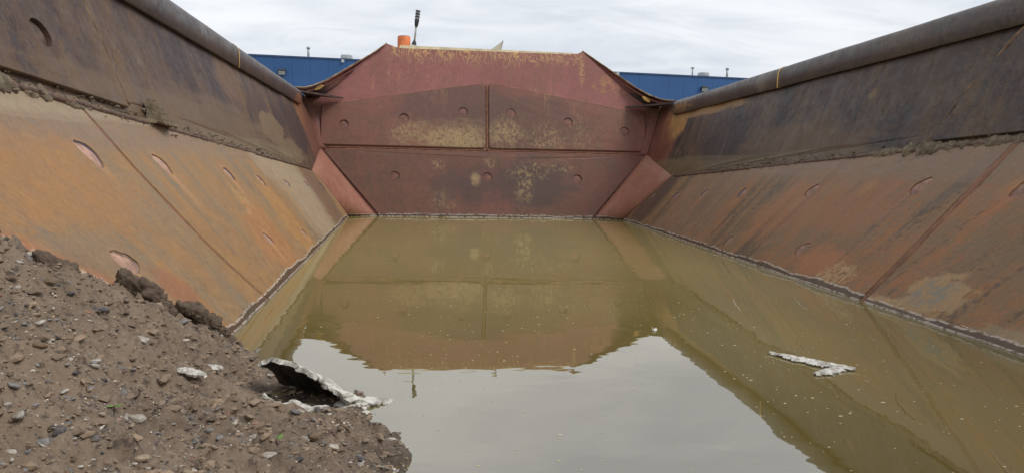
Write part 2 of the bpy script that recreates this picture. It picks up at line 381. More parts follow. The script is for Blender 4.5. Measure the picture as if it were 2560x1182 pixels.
R_WALL = steel('dark_streaked_steel', [srgb(80, 62, 54), srgb(64, 52, 54), srgb(98, 74, 54), srgb(52, 44, 48)], streak=(4, 4, 1.0), rough=.55, tide=False, big=1.5, blobs=[
    blob((2.3, -.55, 1.25), (B9, .55, .30), srgb(170, 124, 62), n=1.6, s=(3, 7, .8), a=.9, hi=.3),
    blob((2.3, -1.5, 1.36), (B9, 1.5, .07), srgb(158, 118, 68), n=1.6, s=(3, 7, 1.5), a=.85, hi=.3),
    blob((2.3, -.5, .85), (B9, .6, .42), srgb(112, 58, 48), n=.9, s=(3, 5, 2), a=.85),
    blob((2.3, -2.5, 1.05), (B9, .9, .4), srgb(52, 46, 52), n=1.2, s=(3, 4, 1), a=.7),
    blob((2.3, -1.5, .7), (B9, 1.3, .14), srgb(112, 92, 66), n=1.4, s=(3, 4, 3), a=.7),
    blob((2.3, -4.2, .92), (B9, 1.3, .2), srgb(104, 80, 60), n=1.6, s=(3, 4, 2), a=.7),
    blob((2.3, -5.0, 1.22), (B9, .07, .05), srgb(136, 108, 64), n=2.0, a=.6, hi=.9),
    blob((2.3, -4.0, .76), (B9, 4.5, .1), srgb(112, 98, 78), n=1.3, s=(2, 5, 5), a=.7),
    blob((2.3, 0, 1.0), (B9, .55, .7), srgb(116, 64, 52), n=1.1, a=.8)], extra=wall_runs)
RAIL_M = steel('worn_rail_steel', [srgb(80, 71, 75), srgb(68, 62, 70), srgb(94, 80, 75)], streak=(3, .6, 3), rough=.42, tide=False, blobs=[
    blob((2.4, -.8, 1.45), (.4, .6, .09), srgb(160, 120, 66), n=1.8, s=(5, 8, 5), a=.8, fl=14, t0=.45, t1=.55),
    blob((-2.4, -.7, 1.4), (.4, .4, .12), srgb(150, 96, 66), n=1.4, s=(5, 8, 5), a=.7),
    blob((2.4, -3.1, 1.5), (.4, .15, .12), srgb(130, 122, 118), n=1.6, s=(5, 8, 5), a=.6)])
def top_scratches(n, P, X, Y, Z, col):
    # ochre drag marks, densest along the upper edge of the front wall
    warp = n.new('ShaderNodeCombineXYZ')
    wv = n.noise(P, 2.2, 3, .6); n.put(warp.inputs[0], n.math('ADD', n.math('MULTIPLY', X, 16), n.math('MULTIPLY', wv, 9))); n.put(warp.inputs[1], n.math('MULTIPLY', Z, 3.2))
    s = n.noise(warp.outputs[0], 1.0, 4, .62)
    rid = n.smooth(n.math('ABSOLUTE', n.math('SUBTRACT', s, .5)), .0, .035, 1, 0)
    dens = n.noise(n.scale(P, (1.6, 1, .5)), 1.6, 3, .6)
    zone = n.math('ADD', n.smooth(Z, 1.96, 2.27, 0, .85), n.math('MULTIPLY', n.math('SUBTRACT', dens, .5), 1.1), clamp=True)
    cx = n.smooth(n.math('ABSOLUTE', X), 1.25, 1.42, 1, 0)
    f = n.math('MULTIPLY', n.math('MULTIPLY', rid, zone), cx)
    col = n.mix(n.math('MULTIPLY', n.math('MULTIPLY', n.smooth(Z, 2.0, 2.25, 0, .5), cx), n.smooth(dens, .4, .6)), col, srgb(152, 106, 82))
    col = n.mix(f, col, srgb(206, 164, 100))
    # thin ochre run marks lower down
    s2 = n.noise(n.scale(n.vmath('ADD', P, (9, 0, 3)), (9, 1, .7)), 1.0, 4, .55)
    r2 = n.math('MULTIPLY', n.smooth(n.math('ABSOLUTE', n.math('SUBTRACT', s2, .52)), 0, .012, 1, 0), n.smooth(n.noise(n.vmath('ADD', P, (4, 4, 4)), 1.8, 3, .6), .52, .62))
    return n.mix(n.math('MULTIPLY', r2, n.smooth(Z, .9, 1.3, 0, .55)), col, srgb(168, 124, 86))
FRONT = steel('dusky_red_paint', [srgb(154, 94, 98), srgb(143, 87, 87), srgb(137, 91, 84)], streak=(5, 5, .8), rough=.6, extra=top_scratches, blobs=[
    blob((1.75, .5, 1.85), (.32, B9, .2), srgb(170, 118, 80), n=1.8, s=(5, 5, 5), a=.7, fl=12),
    blob((1.33, .6, 2.05), (.06, B9, .28), srgb(196, 158, 102), n=2.0, fl=30, t0=.42, t1=.6, a=.8, hi=.8),
    blob((2.3, .4, 1.25), (.1, B9, .5), srgb(104, 86, 80), n=1.4, s=(5, 5, 3), a=.7),
    blob((-2.3, .4, 1.25), (.1, B9, .4), srgb(104, 84, 80), n=1.4, s=(5, 5, 3), a=.6)])
def flake(c, r, a=.85, fl=30, t0=.46, t1=.56, n=1.6, col=OCH): return blob(c, r, col, a=a, fl=fl if fl < 10 else max(fl, 26), fs=(1, 1, .7), t0=t0-.03, t1=t1+.07, n=n, hi=.8)
UPPER = steel('dusky_red_liner', [srgb(136, 85, 78), srgb(125, 84, 76), srgb(116, 85, 72)], streak=(4, 4, .9), rough=.6, extra=top_scratches, tide=False, blobs=[
    blob((-.45, .3, 1.45), (1.0, B9, .45), srgb(106, 78, 76), n=1.0, s=(2, 2, 2), a=.8),
    blob((.5, .3, 1.25), (1.1, B9, .5), srgb(104, 78, 72), n=1.2, s=(2, 2, 2), a=.8),
    flake((-.55, .3, 1.08), (.75, B9, .27), a=.95, t0=.36, t1=.48), flake((-.3, .3, 1.0), (.45, B9, .24), a=.9, t0=.36, t1=.48), flake((-1.1, .3, 1.08), (.35, B9, .2), a=.8),
    flake((.28, .3, 1.1), (.32, B9, .32), a=.85, fl=26, t0=.44, t1=.52), flake((.8, .3, 1.05), (.3, B9, .3), a=.75, t0=.49, t1=.55), flake((1.3, .3, 1.1), (.5, B9, .3), a=.5, t0=.52, t1=.58)])
LOWER = steel('dusky_red_lower_liner', [srgb(126, 80, 72), srgb(114, 78, 70), srgb(106, 79, 68)], streak=(4, 4, .9), rough=.55, blobs=[
    blob((-.35, .1, .42), (.55, B9, .36), srgb(84, 68, 70), n=1.8, s=(2, 2, 2), a=.7, hi=.8),
    blob((.55, .1, .45), (.8, B9, .4), srgb(84, 68, 68), n=1.3, s=(2, 2, 2), a=.8),
    flake((-.16, .15, .51), (.09, B9, .12), a=1, fl=6, t0=.3, t1=.4), flake((0.04, .15, .72), (.12, B9, .1), fl=12), flake((-.65, .15, .7), (.16, B9, .1), fl=12, a=.7),
    flake((.55, .15, .62), (.45, B9, .22), fl=14, a=.7, t0=.5, t1=.56), flake((.5, .15, .38), (.16, B9, .3), fl=14, a=.85), flake((1.0, .15, .7), (.3, B9, .14), a=.6),
    flake((-.6, .15, .2), (.22, B9, .2), fl=14, a=.55), flake((0, .15, .52), (.04, B9, .05), fl=20, col=srgb(184, 160, 128))])
FILLET = steel('faded_pink_steel', [srgb(166, 108, 94), srgb(152, 97, 85), srgb(164, 118, 100)], streak=(4, 4, .9), rough=.6)
CORNER = steel('dark_red_corner_steel', [srgb(124, 72, 66), srgb(112, 68, 60), srgb(118, 80, 66)], streak=(5, 5, .7), rough=.6, tide=False)
WING = steel('shaded_red_steel', [srgb(150, 89, 94), srgb(136, 82, 82), srgb(128, 84, 80)], streak=(4, 4, 2), rough=.65, tide=False, blobs=[  # dark blobs paint the shade into the corners under the wings
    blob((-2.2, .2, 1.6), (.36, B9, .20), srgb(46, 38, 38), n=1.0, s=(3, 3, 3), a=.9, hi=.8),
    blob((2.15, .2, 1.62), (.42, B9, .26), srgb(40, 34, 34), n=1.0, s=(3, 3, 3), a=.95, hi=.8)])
WELD = flat_mat('rusty_weld', srgb(134, 94, 70), .7, .14, 14, bump=.003)
OCHRE_W = flat_mat('ochre_dusted_weld', srgb(118, 92, 66), .75, .3, 14, bump=.004)
WELD_D = flat_mat('dark_weld', srgb(100, 74, 62), .7, .3, 30, bump=.004)
PLUG_L = flat_mat('pale_pink_plug', srgb(184, 146, 126), .6, .18, 25, bump=.002)
PLUG_R = flat_mat('brown_pink_plug', srgb(152, 116, 98), .6, .18, 25, bump=.002)
PLUG_W = flat_mat('dark_plug', srgb(100, 80, 66), .6, .25, 25, bump=.002)
PLUG_F = flat_mat('dull_red_plug', srgb(122, 82, 70), .6, .2, 25, bump=.002)
YELLOW = flat_mat('ochre_paint', srgb(204, 166, 92), .6, .2, 18, bump=.001)
CREAM = flat_mat('cream_paint', srgb(226, 214, 178), .6, .1, 10)
EDGE_Y = flat_mat('chipped_edge_paint', srgb(150, 130, 94), .6, .3, 14)
DARKST = flat_mat('dark_bare_steel', srgb(74, 60, 56), .6, .25, 12, bump=.002)

# ------------------------------------------------------------------ ground, water
gnd = flat_mat('yard_gravel', srgb(120, 112, 102), .9, .2, 1.5)
tag(mesh('ground', [(-600, -600, -.8), (600, -600, -.8), (600, 900, -.8), (-600, 900, -.8)], [(0, 1, 2, 3)], gnd), kind='structure')

wm, n, b = new_mat('murky_water')
P = n.new('ShaderNodeNewGeometry').outputs['Position']
f = n.noise(n.scale(P, (1, .6, 1)), .9, 3, .5)
ys = n.new('ShaderNodeSeparateXYZ'); n.put(ys.inputs[0], P)
silt = n.smooth(n.math('ADD', ys.outputs[1], n.math('MULTIPLY', f, 2.0)), -8.0, -1.8)       # paler silt and pollen film gathered at the far end
n.put(b.inputs['Base Color'], n.mix(silt, n.mix(n.smooth(f, .35, .65), srgb(93, 82, 44), srgb(99, 87, 48)), srgb(150, 137, 86)))
n.put(b.inputs['Specular IOR Level'], n.math('MULTIPLY_ADD', silt, -.30)); b.inputs['Specular IOR Level'].links[0].from_node.inputs[2].default_value = .5
b.inputs['Roughness'].default_value = .012; b.inputs['IOR'].default_value = 3.6
r1 = n.noise(n.scale(P, (1, 1.6, 1)), 5.5, 2, .5); r2 = n.noise(n.scale(P, (1, 1.6, 1)), 1.6, 2, .5, .5)
pat = n.smooth(n.noise(P, .8, 2, .5), .40, .62, .25, 1)
bp = n.new('ShaderNodeBump'); bp.inputs['Strength'].default_value = 1.0; bp.inputs['Distance'].default_value = .0010
n.put(bp.inputs['Height'], n.math('MULTIPLY', n.math('ADD', n.math('MULTIPLY', r1, .5), n.math('MULTIPLY', r2, 1.6)), pat)); n.put(b.inputs['Normal'], bp.outputs[0])
tag(mesh('water', [(-1.5, -10.4, 0), (1.5, -10.4, 0), (1.84, .12, 0), (-1.84, .12, 0)], [(0, 1, 2, 3)], wm), kind='structure')

# ------------------------------------------------------------------ truck bed
bed = empty('truck_bed', (0, -5, -.79))
tag(bed, 'rusty red steel dump truck bed, open at the top and half flooded with murky water', 'truck bed')
LEAN = .282
def FP(x, z): return Vector((x, LEAN*z, z))
FN_ = Vector((0, -1, LEAN)).normalized()
def FN(x, z): return FN_
edgeL = [(-1.366, 0.653, 2.315), (-1.517, 0.618, 2.192), (-1.747, 0.565, 2.038), (-1.919, 0.502, 1.918), (-2.133, 0.371, 1.764), (-2.282, 0.198, 1.669), (-2.369, -0.010, 1.619), (-2.416, -0.310, 1.593)]
edgeR = [(1.347, 0.651, 2.308), (1.619, 0.579, 2.121), (1.835, 0.507, 1.968), (2.064, 0.401, 1.799), (2.220, 0.262, 1.688), (2.327, 0.107, 1.622), (2.397, -0.057, 1.592), (2.409, -0.317, 1.568)]
foldL = [(-1.366, 2.309), (-1.455, 2.183), (-1.655, 2.042), (-1.811, 1.905), (-1.985, 1.724), (-2.138, 1.610), (-2.256, 1.542), (-2.405, 1.56)]
foldR = [(1.346, 2.300), (1.527, 2.134), (1.715, 1.958), (1.904, 1.793), (2.065, 1.668), (2.177, 1.598), (2.249, 1.543), (2.405, 1.56)]
# base sheet of the front wall
out = [(-1.30, -.35), (1.30, -.35), (1.30+.0, -.34)] + [(2.32, .82)] + list(reversed(foldR)) + [(1.28, 2.268), (1.15, 2.256), (-1.1, 2.254), (-1.22, 2.262), (-1.30, 2.288)] + foldL + [(-2.32, .82), (-1.30, -.34)]
plate('front_wall', FP, FN, out, [], -.02, 0, FRONT, bed, grid=(.3, .3, .06), cham=.001, uneven=.006)
rr = .065
def circ(*ps): return [(x, z, rr, rr/1.039) for x, z in ps]
upo = [(-2.205, 1.437), (-2.2, .91), (-.024, .907), (-.024, 1.77), (-.05, 1.797)]
plate('liner_panel', FP, FN, round_poly(upo, [.03, .05, .05, .02, .02]), circ((-1.903, 1.181), (-1.116, 1.289), (-.326, 1.394)), 0, .03, UPPER, bed, PLUG_F, grid=(.3, .3, .06), uneven=.009, cham=.009)
upo = [(2.205, 1.437), (2.2, .91), (.024, .907), (.024, 1.77), (.05, 1.797)][::-1]
plate('liner_panel', FP, FN, round_poly(upo, [.02, .02, .05, .05, .03]), circ((1.903, 1.181), (1.116, 1.289), (.326, 1.394)), 0, .03, UPPER, bed, PLUG_F, grid=(.3, .3, .06), uneven=.009, cham=.009)
lo = [(-2.13, .862), (-2.145, .82), (-1.44, .035), (-1.37, -.1), (1.37, -.1), (1.44, .035), (2.145, .82), (2.13, .862)]
plate('liner_panel', FP, FN, round_poly(lo, [.03, .03, 0, 0, 0, 0, .03, .03]), circ((-1.223, .516), (0, .522), (1.223, .516)), 0, .03, LOWER, bed, PLUG_F, grid=(.3, .25, .06), uneven=.009, cham=.009)
mb = MB()
for x in (-.02, 0.0, .02): pass
mb.tube([FP(0, .88+.045*i)+FN_*.004 for i in range(21)], .012, 6, .15, rng); mb.build('weld_bead', WELD, bed, True)
mb = MB(); mb.tube([FP(-2.18+.109*i, .885)+FN_*.003 for i in range(41)], .01, 6, .15, rng); mb.build('weld_bead', WELD, bed, True)
for s in (-1, 1):
    mb = MB(); mb.tube([FP(s*(1.425+.72*i/30), .02+.80*i/30)+FN_*.008 for i in range(31)], .012, 6, .25, rng); mb.build('weld_bead', WELD_D, bed, True)

def lumpy(path, radf, n=12, amp=.5, fs=18, flat=(1, 1)):
    """Lumpy rope of mud along a path of (point, normal)."""
    V = []
    m = len(path)
    for j, (p, nn) in enumerate(path):
        a = (path[min(j+1, m-1)][0]-path[max(j-1, 0)][0]).normalized(); c = a.cross(nn).normalized()
        r = radf(j/(m-1), p)
        for i in range(n):
            an = 2*math.pi*i/n; d = c*math.cos(an)*flat[0]+nn*math.sin(an)*flat[1]
            q = p+d*r
            k = 1+amp*(mnoise.noise(q*fs)+.6*mnoise.noise(q*fs*2.3)+.4*mnoise.noise(q*fs*5.1))
            V.append(p+d*r*max(.15, k))
    F_ = [(j*n+i, j*n+(i+1) % n, (j+1)*n+(i+1) % n, (j+1)*n+i) for j in range(m-1) for i in range(n)]
    return V, F_+[tuple(range(n-1, -1, -1)), tuple(range((m-1)*n, m*n))]
EDGE_P = flat_mat('lit_pink_edge', srgb(168, 118, 100), .6, .2, 9)  # pale tone paints the highlight along the worn panel edges
for s in (-1, 1):
    mb = MB(); mb.tube([FP(s*(.06+2.13*i/40), 1.794-.356*i/40)+FN_*.027 for i in range(41)], .0042, 5, .3, rng); mb.build('lit_worn_edge', EDGE_P, bed, True)
mb = MB(); mb.tube([FP(-2.10+4.2*i/60, .861)+FN_*.027 for i in range(61)], .0045, 5, .3, rng); mb.build('lit_worn_edge', EDGE_P, bed, True)
def WP(s):
    def P(Y, t): return Vector((s*(2.0718+.0037*Y+t*(.2910+.00765*Y)), Y, .5377-.0501*Y+t*(.8574+.0348*Y)))
    return P
def norm_of(P, s):
    def N(u, v):
        a = P(u+.01, v)-P(u-.01, v); b = P(u, v+.01)-P(u, v-.01); q = a.cross(b).normalized()
        return q if q.x*s < 0 else -q
    return N
def SP(s):
    def P(Y, w):
        a = Vector((s*(1.7926+.03935*Y), Y, 0)); c = Vector((s*(2.0718+.0037*Y), Y, .5377-.0501*Y)); return a*(1-w)+c*w
    return P
REAR = -10.5
G_ = {}
for s in (-1, 1):
    wp, sp = WP(s), SP(s); wn_, sn_ = norm_of(wp, s), norm_of(sp, s)
    wall_m, slope_m, plug_m = (L_WALL, L_SLOPE, PLUG_L) if s < 0 else (R_WALL, R_SLOPE, PLUG_R)
    edge, fold = (edgeL, foldL) if s < 0 else (edgeR, foldR)
    E = Vector((s*2.067, -1.3, .603)); F = Vector(edge[-1]); Cc = FP(s*2.195, .90); G = FP(*fold[-1])
    # side wall sheet
    out = [(REAR, -.02), (-1.30, 0), (-.5, .215), (.16, .40), (.25, .70), (.36, 1.08), (.40, 1.19), (-.64, 1.19), (-.68, 1.12), (REAR, 1.12)]
    plate('side_wall', wp, wn_, out, [], -.03, 0, wall_m, bed, grid=(.35, .3, .06), cham=.001, uneven=.012)
    # rounded corner between side wall and front wall
    rows = 14; colsn = 8; V = []
    bot = [(E+Vector((s*.008, 0, 0))).lerp(wp(.20, .40), j/10) for j in range(11)]
    for i in range(rows+1):
        t = i/rows; zc = .86+.70*t; tt = (zc-.5377)/.8574
        p0 = wp(.282*zc-.11, tt)+wn_(0, .5)*.001; p2 = FP(s*(2.0718+tt*.291-.10), zc)+FN_*.001; p1 = FP(s*(2.0718+tt*.291-.012), zc)+FN_*.01
        for j in range(colsn+1):
            u = j/colsn; V.append(p0*(1-u)**2+p1*2*u*(1-u)+p2*u*u)
    Fc = [(i*(colsn+1)+j, i*(colsn+1)+j+1, (i+1)*(colsn+1)+j+1, (i+1)*(colsn+1)+j) for i in range(rows) for j in range(colsn)]
    mesh('corner_plate', V, Fc, CORNER, bed, True, solid=.012)
    # wing of the front wall: the sheet curls back towards the rail along its free edge
    V = []; m = len(edge)
    for i in range(m):
        p0 = Vector(edge[i]); p2 = FP(*fold[i]); k = i/(m-1)
        p1 = (p0+p2)/2 + Vector((0, .16*math.sin(k*math.pi), .03*math.sin(k*math.pi)))
        for j in range(9):
            u = j/8; V.append(p0*(1-u)**2+p1*2*u*(1-u)+p2*u*u)
    Fc = [(i*9+j, i*9+j+1, (i+1)*9+j+1, (i+1)*9+j) for i in range(m-1) for j in range(8)]
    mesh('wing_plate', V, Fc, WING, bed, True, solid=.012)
    # chipped pale edge, and the bar welded just under it
    pts = []
    for i in range(m-1):
        for k in range(4): pts.append(Vector(edge[i]).lerp(Vector(edge[i+1]), k/4))
    pts.append(Vector(edge[-1]))
    mb = MB(); mb.tube([p+Vector((0, 0, .004)) for p in pts], .008, 6, .2, rng); mb.build('wing_edge', EDGE_Y, bed, True)
    mb = MB(); bars = [p+Vector((-s*.035, -.03, -.045)) for p in pts[10:25]]
    for i in range(len(bars)-1):
        d = .014; a, c = bars[i], bars[i+1]
        up = Vector((-s*.3, 0, 1)).normalized()*d; bk = Vector((0, 1, 0))*.05
        mb.add([a-up, a+up, c+up, c-up, a-up+bk, a+up+bk, c+up+bk, c-up+bk], [(0, 3, 2, 1), (4, 5, 6, 7), (1, 2, 6, 5), (0, 4, 7, 3), (0, 1, 5, 4), (3, 7, 6, 2)])
    mb.build('edge_bar', CORNER, bed)
    # oval drain collar under the wing edge
    c = Vector((-2.196, .12, 1.640)) if s < 0 else Vector((2.160, .18, 1.622))
    ax = Vector((-s*.75, -.15, -s*s*-.42 if s < 0 else .42)).normalized() if False else (Vector((.80, 0, .42)) if s < 0 else Vector((.72, 0, -.52))).normalized()
    nrm = Vector((0, -1, -.1)); nrm = (nrm-ax*nrm.dot(ax)).normalized(); bx = ax.cross(nrm)
    V = []; q = 24
    for rad, h in ((1.0, -.05), (1.0, .0), (.86, .006), (.80, -.004)):
        for i in range(q):
            an = 2*math.pi*i/q; V.append(c+ax*math.cos(an)*.062*rad+bx*math.sin(an)*.020*rad+nrm*h)
    Fc = [(k*q+i, k*q+(i+1) % q, (k+1)*q+(i+1) % q, (k+1)*q+i) for k in range(3) for i in range(q)]+[tuple(range(3*q, 4*q))]
    mesh('oval_collar', V, Fc, YELLOW, bed)
    # small triangular gusset shelf in the corner
    z = 1.525 if s < 0 else 1.512
    T = Vector((s*1.925, .40, z+.005)); A = Vector((s*2.385, -.30, z+.02)); B = Vector((s*2.385, .34, z+.03)); up = Vector((0, 0, .022))
    mesh('gusset_plate', [T, A, B, T+up, A+up, B+up], [(0, 2, 1), (3, 4, 5), (0, 1, 4, 3), (1, 2, 5, 4), (2, 0, 3, 5)], DARKST, bed)
    # fillet plate between slope plate and front wall
    Ab = Vector((s*1.77, -.06, -.06)); Bb = FP(s*1.40, -.06)+FN_*.004; V = []
    nn = len(bot)
    for r_ in range(7):
        for j in range(nn):
            u = j/(nn-1); V.append(Ab.lerp(Bb, u).lerp(bot[j], r_/6))
    Fc = [(r_*nn+j, r_*nn+j+1, (r_+1)*nn+j+1, (r_+1)*nn+j) for r_ in range(6) for j in range(nn-1)]
    mesh('fillet_plate', V, Fc, FILLET, bed, True, solid=.012)
    # slope plates between the seams
    if s < 0:
        seams = [(-2.70, -4.10, .008), (-6.04, -6.87, .008)]
        holes = [(-7.06, .784), (-6.356, .773), (-5.263, .753), (-4.45, .72), (-3.44, .708), (-2.388, .717), (-7.325, .395), (-5.26, .275), (-4.003, .189), (-1.9, .2), (-1.3, .7)]
    else:
        seams = [(-2.871, -3.48, .008), (-6.08, -6.50, .020)]
        holes = [(-.976, .623), (-1.886, .63), (-2.7, .678), (-3.639, .683), (-4.806, .711), (-5.976, .739), (-6.72, .735), (-3.933, .141), (-5.153, .225)]
    def seam_u(sm, w):
        return sm[0]+(sm[1]-sm[0])*w if s > 0 else sm[0]+(sm[1]-sm[0])*(w*.62+.38*(1-(1-w)**2) if w > 0 else w)
    cuts = [(0.0, -1.30, 0.0)]+seams+[(REAR, REAR, 0)]
    for k in range(len(cuts)-1):
        f_, r_ = cuts[k], cuts[k+1]
        ws = [-.25+1.245*i/10 for i in range(11)]
        fr = [((seam_u(f_, w)-f_[2]) if k else f_[0]+(f_[1]-f_[0])*w-.004, w) for w in ws]
        bk = [((seam_u(r_, w)+r_[2]) if r_[2] else REAR, w) for w in ws]
        outl = fr+bk[::-1]
        hs = [(y, w, .056, -.046, -.048, -.014) if s < 0 else (y, w, -.055, .052, -.046, -.020) for y, w in holes if inside((y, w), inset_poly(outl, .05))]
        plate('slope_plate', sp, sn_, outl, hs, -.03, 0.0 if k != 1 else .004, slope_m, bed, plug_m, grid=(.3, .12, .03), cham=.004, depth=.006, rag=.09, uneven=.006)
    for sm in seams:
        mb = MB(); nb = 90
        pts = [sp(seam_u(sm, -.1+1.08*i/nb), -.1+1.08*i/nb)+sn_(sm[0], .5)*(-.004 if sm[2] < .01 else -.006)+Vector((0, rng.uniform(-.0025, .0025), 0)) for i in range(nb+1)]
        V, Fc = lumpy([(p_, sn_(sm[0], .5)) for p_ in pts], lambda t, p: max(.010, sm[2]*1.25)*(1+.35*mnoise.noise(p*7)), 10, .22, 25, (1.2, .4)); mesh('weld_bead', V, Fc, WELD, bed, True)
    mb = MB(); pts = [sp(Y, .995)+sn_(Y, .9)*.002 for Y in np.linspace(-10.4, -1.4, 140)]
    mb.tube(pts, .011, 6, .3, rng); mb.build('weld_bead', WELD_D, bed, True)
    # rail on top of the side wall, two lengths with an ochre weld strip at the joint
    prof = [(.0, -.026), (-.040, -.03), (-.046, -.022), (-.046, .06), (-.042, .10), (-.028, .130), (-.004, .148), (.035, .158), (.085, .161), (.125, .152), (.16, .115), (.168, .06), (.168, -.03)]
    JT = -3.60 if s < 0 else -3.46
    def rail(y0, y1, grow=0.0, nseg=30):
        V = []; q = len(prof)
        for i in range(nseg+1):
            Y = y0+(y1-y0)*i/nseg
            b_ = Vector((2.3628+.01135*Y, 0, 1.395-.01535*Y)); wob = .007*mnoise.noise(Vector((Y*2.2, s*3, 0)))
            cx, cz = .07, .06
            for dx, dz in prof:
                V.append((s*(b_.x+cx+(dx-cx)*(1+grow)+wob), Y, b_.z+cz+(dz-cz)*(1+grow)+wob))
        Fc = [(i*q+j, i*q+(j+1) % q, (i+1)*q+(j+1) % q, (i+1)*q+j) for i in range(nseg) for j in range(q)]
        return V, Fc+[tuple(range(q)), tuple(range(nseg*q, (nseg+1)*q))]
    for y0, y1 in ((-.50, JT+.008), (JT-.008, REAR)):
        o = mesh('rail', *rail(y0, y1), RAIL_M, bed, True)
        mod = o.modifiers.new('e', 'EDGE_SPLIT'); mod.split_angle = R(50)
    mesh('weld_strip', *rail(JT-.012, JT+.012, .03, 3), YELLOW, bed, True)
    # rear wall liner: a proud plate with a raked front edge
    if s < 0: lin = [(-6.40, .06), (-6.41, .50), (-6.44, .93), (REAR, .93), (REAR, .07), (-7.2, .065)]; lh = [(-6.979, .36, .066, .077)]
    else: lin = [(-5.84, .10), (-6.00, .50), (-6.24, .96), (REAR, .96), (REAR, .05), (-6.49, .045), (-5.87, .055)]; lh = [(-7.6, .4, .066, .077)]
    plate('wall_liner', wp, wn_, round_poly(lin, .02 if s > 0 else .012), lh, 0, .02, wall_m, bed, PLUG_W, grid=(.35, .25, .06), cham=.004)
    rk = [(-6.395, .08), (-6.40, .5), (-6.435, .92)] if s < 0 else [(-5.835, .07), (-5.995, .5), (-6.235, .95)]
    pts = []
    for i in range(40):
        t = i/39*2; k = min(1, int(t)); pts.append(wp(rk[k][0]+(rk[k+1][0]-rk[k][0])*(t-k), rk[k][1]+(rk[k+1][1]-rk[k][1])*(t-k))+wn_(-6, .5)*.016)
    V, Fc = lumpy([(p_, wn_(-6, .5)) for p_ in pts], lambda t, p: .009*(1+1.1*mnoise.noise(p*9)), 8, .3, 40, (1.2, .7)); mesh('weld_bead', V, Fc, OCHRE_W, bed, True)
    G_[s] = (wp, wn_, sp, sn_)
# floor and tailboard under the water and mud
mesh('bed_floor', [(-1.75, .1, -.36), (1.75, .1, -.36), (1.4, REAR, -.36), (-1.4, REAR, -.36)], [(0, 1, 2, 3)], DARKST, bed, solid=.02)
# cream strip and canopy sheet behind the upper edge
mb = MB()
mb.add([(-1.20, .655, 2.22), (1.24, .655, 2.22), (1.24, .70, 2.22), (-1.20, .70, 2.22), (-1.19, .655, 2.297), (1.24, .655, 2.278), (1.24, .70, 2.279), (-1.19, .70, 2.298)],
       [(0, 3, 2, 1), (4, 5, 6, 7), (0, 1, 5, 4), (1, 2, 6, 5), (2, 3, 7, 6), (3, 0, 4, 7)])
mb.build('edge_trim', CREAM, bed)
mb = MB(); mb.box(-1.5, 1.5, .703, 3.7, 2.21, 2.24); mb.build('canopy_sheet', CREAM, bed)

# ------------------------------------------------------------------ things above the front wall
ORANGE = flat_mat('orange_paint', srgb(214, 118, 62), .55, .12, 9)
BLACK = flat_mat('black_rubber', srgb(38, 38, 48), .5, .1, 20)
GREY = flat_mat('grey_metal', srgb(150, 152, 148), .4, .1, 20, metal=.3)
ALU = flat_mat('silver_metal', srgb(176, 182, 186), .35, .08, 20, metal=.5)
st = empty('exhaust_stack', (-1.226, 3.2, 2.24)); tag(st, 'short round orange exhaust stack rising behind the upper edge of the red front wall', 'exhaust')
mb = MB(); mb.lathe((-1.226, 3.2, 2.24), (-1.226, 3.2, 4), [(0, .112), (.575, .110), (.593, .104), (.598, .096), (.3, .094)], 28, capb=True); mb.build('pipe', ORANGE, st, True).modifiers.new('e', 'EDGE_SPLIT').split_angle = R(40)
mb = MB(); mb.lathe((-1.226, 3.2, 2.832), (-1.226, 3.2, 4), [(0, .105), (.007, .101), (.009, .094), (0, .092)], 28, False, False); mb.build('rim', flat_mat('burnt_rim', srgb(120, 84, 66), .6, .2, 20), st, True)
ms = empty('beacon_mast', (-1.03, 1.4, 2.24)); tag(ms, 'tilted grey pole with a black ringed beacon head beside the orange stack', 'beacon')
p1 = Vector((-.958, 1.4, 2.925)); p0 = p1-(Vector((-.951, 1.0, 2.845))-Vector((-1.020, 1.0, 2.24)))*1.037*1.07; L = (p1-p0).length
mb = MB(); mb.lathe(p0, p1, [(-.02, .038), (.168, .038)], 18); mb.build('socket', ALU, ms, True).modifiers.new('e', 'EDGE_SPLIT').split_angle = R(40)
mb = MB(); mb.lathe(p0, p1, [(.168, .036), (.193, .033), (.213, .026), (.233, .017)], 18); mb.build('boot', BLACK, ms, True)
mb = MB(); mb.lathe(p0, p1, [(.228, .014), (.436, .014)], 14); mb.build('pole', GREY, ms, True)
hd = MB(); hd.lathe(p0, p1, [(.426, .016), (.452, .026), (.505, .032), (.541, .034), (.546, .030)], 18); hd = hd.build('beacon_head', BLACK, ms, True)
for k in range(3):
    mb = MB(); mb.lathe(p0, p1, [(.547+.0415*k, .030), (.565+.0415*k, .030)], 18); mb.build('clear_ring', ALU, hd, True)
    mb = MB(); mb.lathe(p0, p1, [(.566+.0415*k, .036), (.580+.0415*k, .036), (.586+.0415*k, .033)], 18); mb.build('black_ring', BLACK, hd, True).modifiers.new('e', 'EDGE_SPLIT').split_angle = R(40)
fn = empty('fin', (.17, 1.0, 2.24)); tag(fn, 'pointed grey triangular fin sticking up behind the top edge of the red front wall', 'fin')
mb = MB(); mb.add([(-.04, .99, 2.24), (.21, .99, 2.24), (.255, .99, 2.46), (-.04, 1.006, 2.24), (.21, 1.006, 2.24), (.255, 1.006, 2.46)], [(0, 1, 2), (5, 4, 3), (0, 3, 4, 1), (2, 5, 3, 0), (1, 4, 5, 2)]); mb.build('blade', flat_mat('grey_fin_paint', srgb(176, 172, 158), .5, .08, 8), fn)
mb = MB(); mb.tube([(.205, .998, 2.24), (.258, .998, 2.465)], .008, 8); mb.build('edge_rib', flat_mat('slate_metal', srgb(96, 100, 106), .5), fn, True)

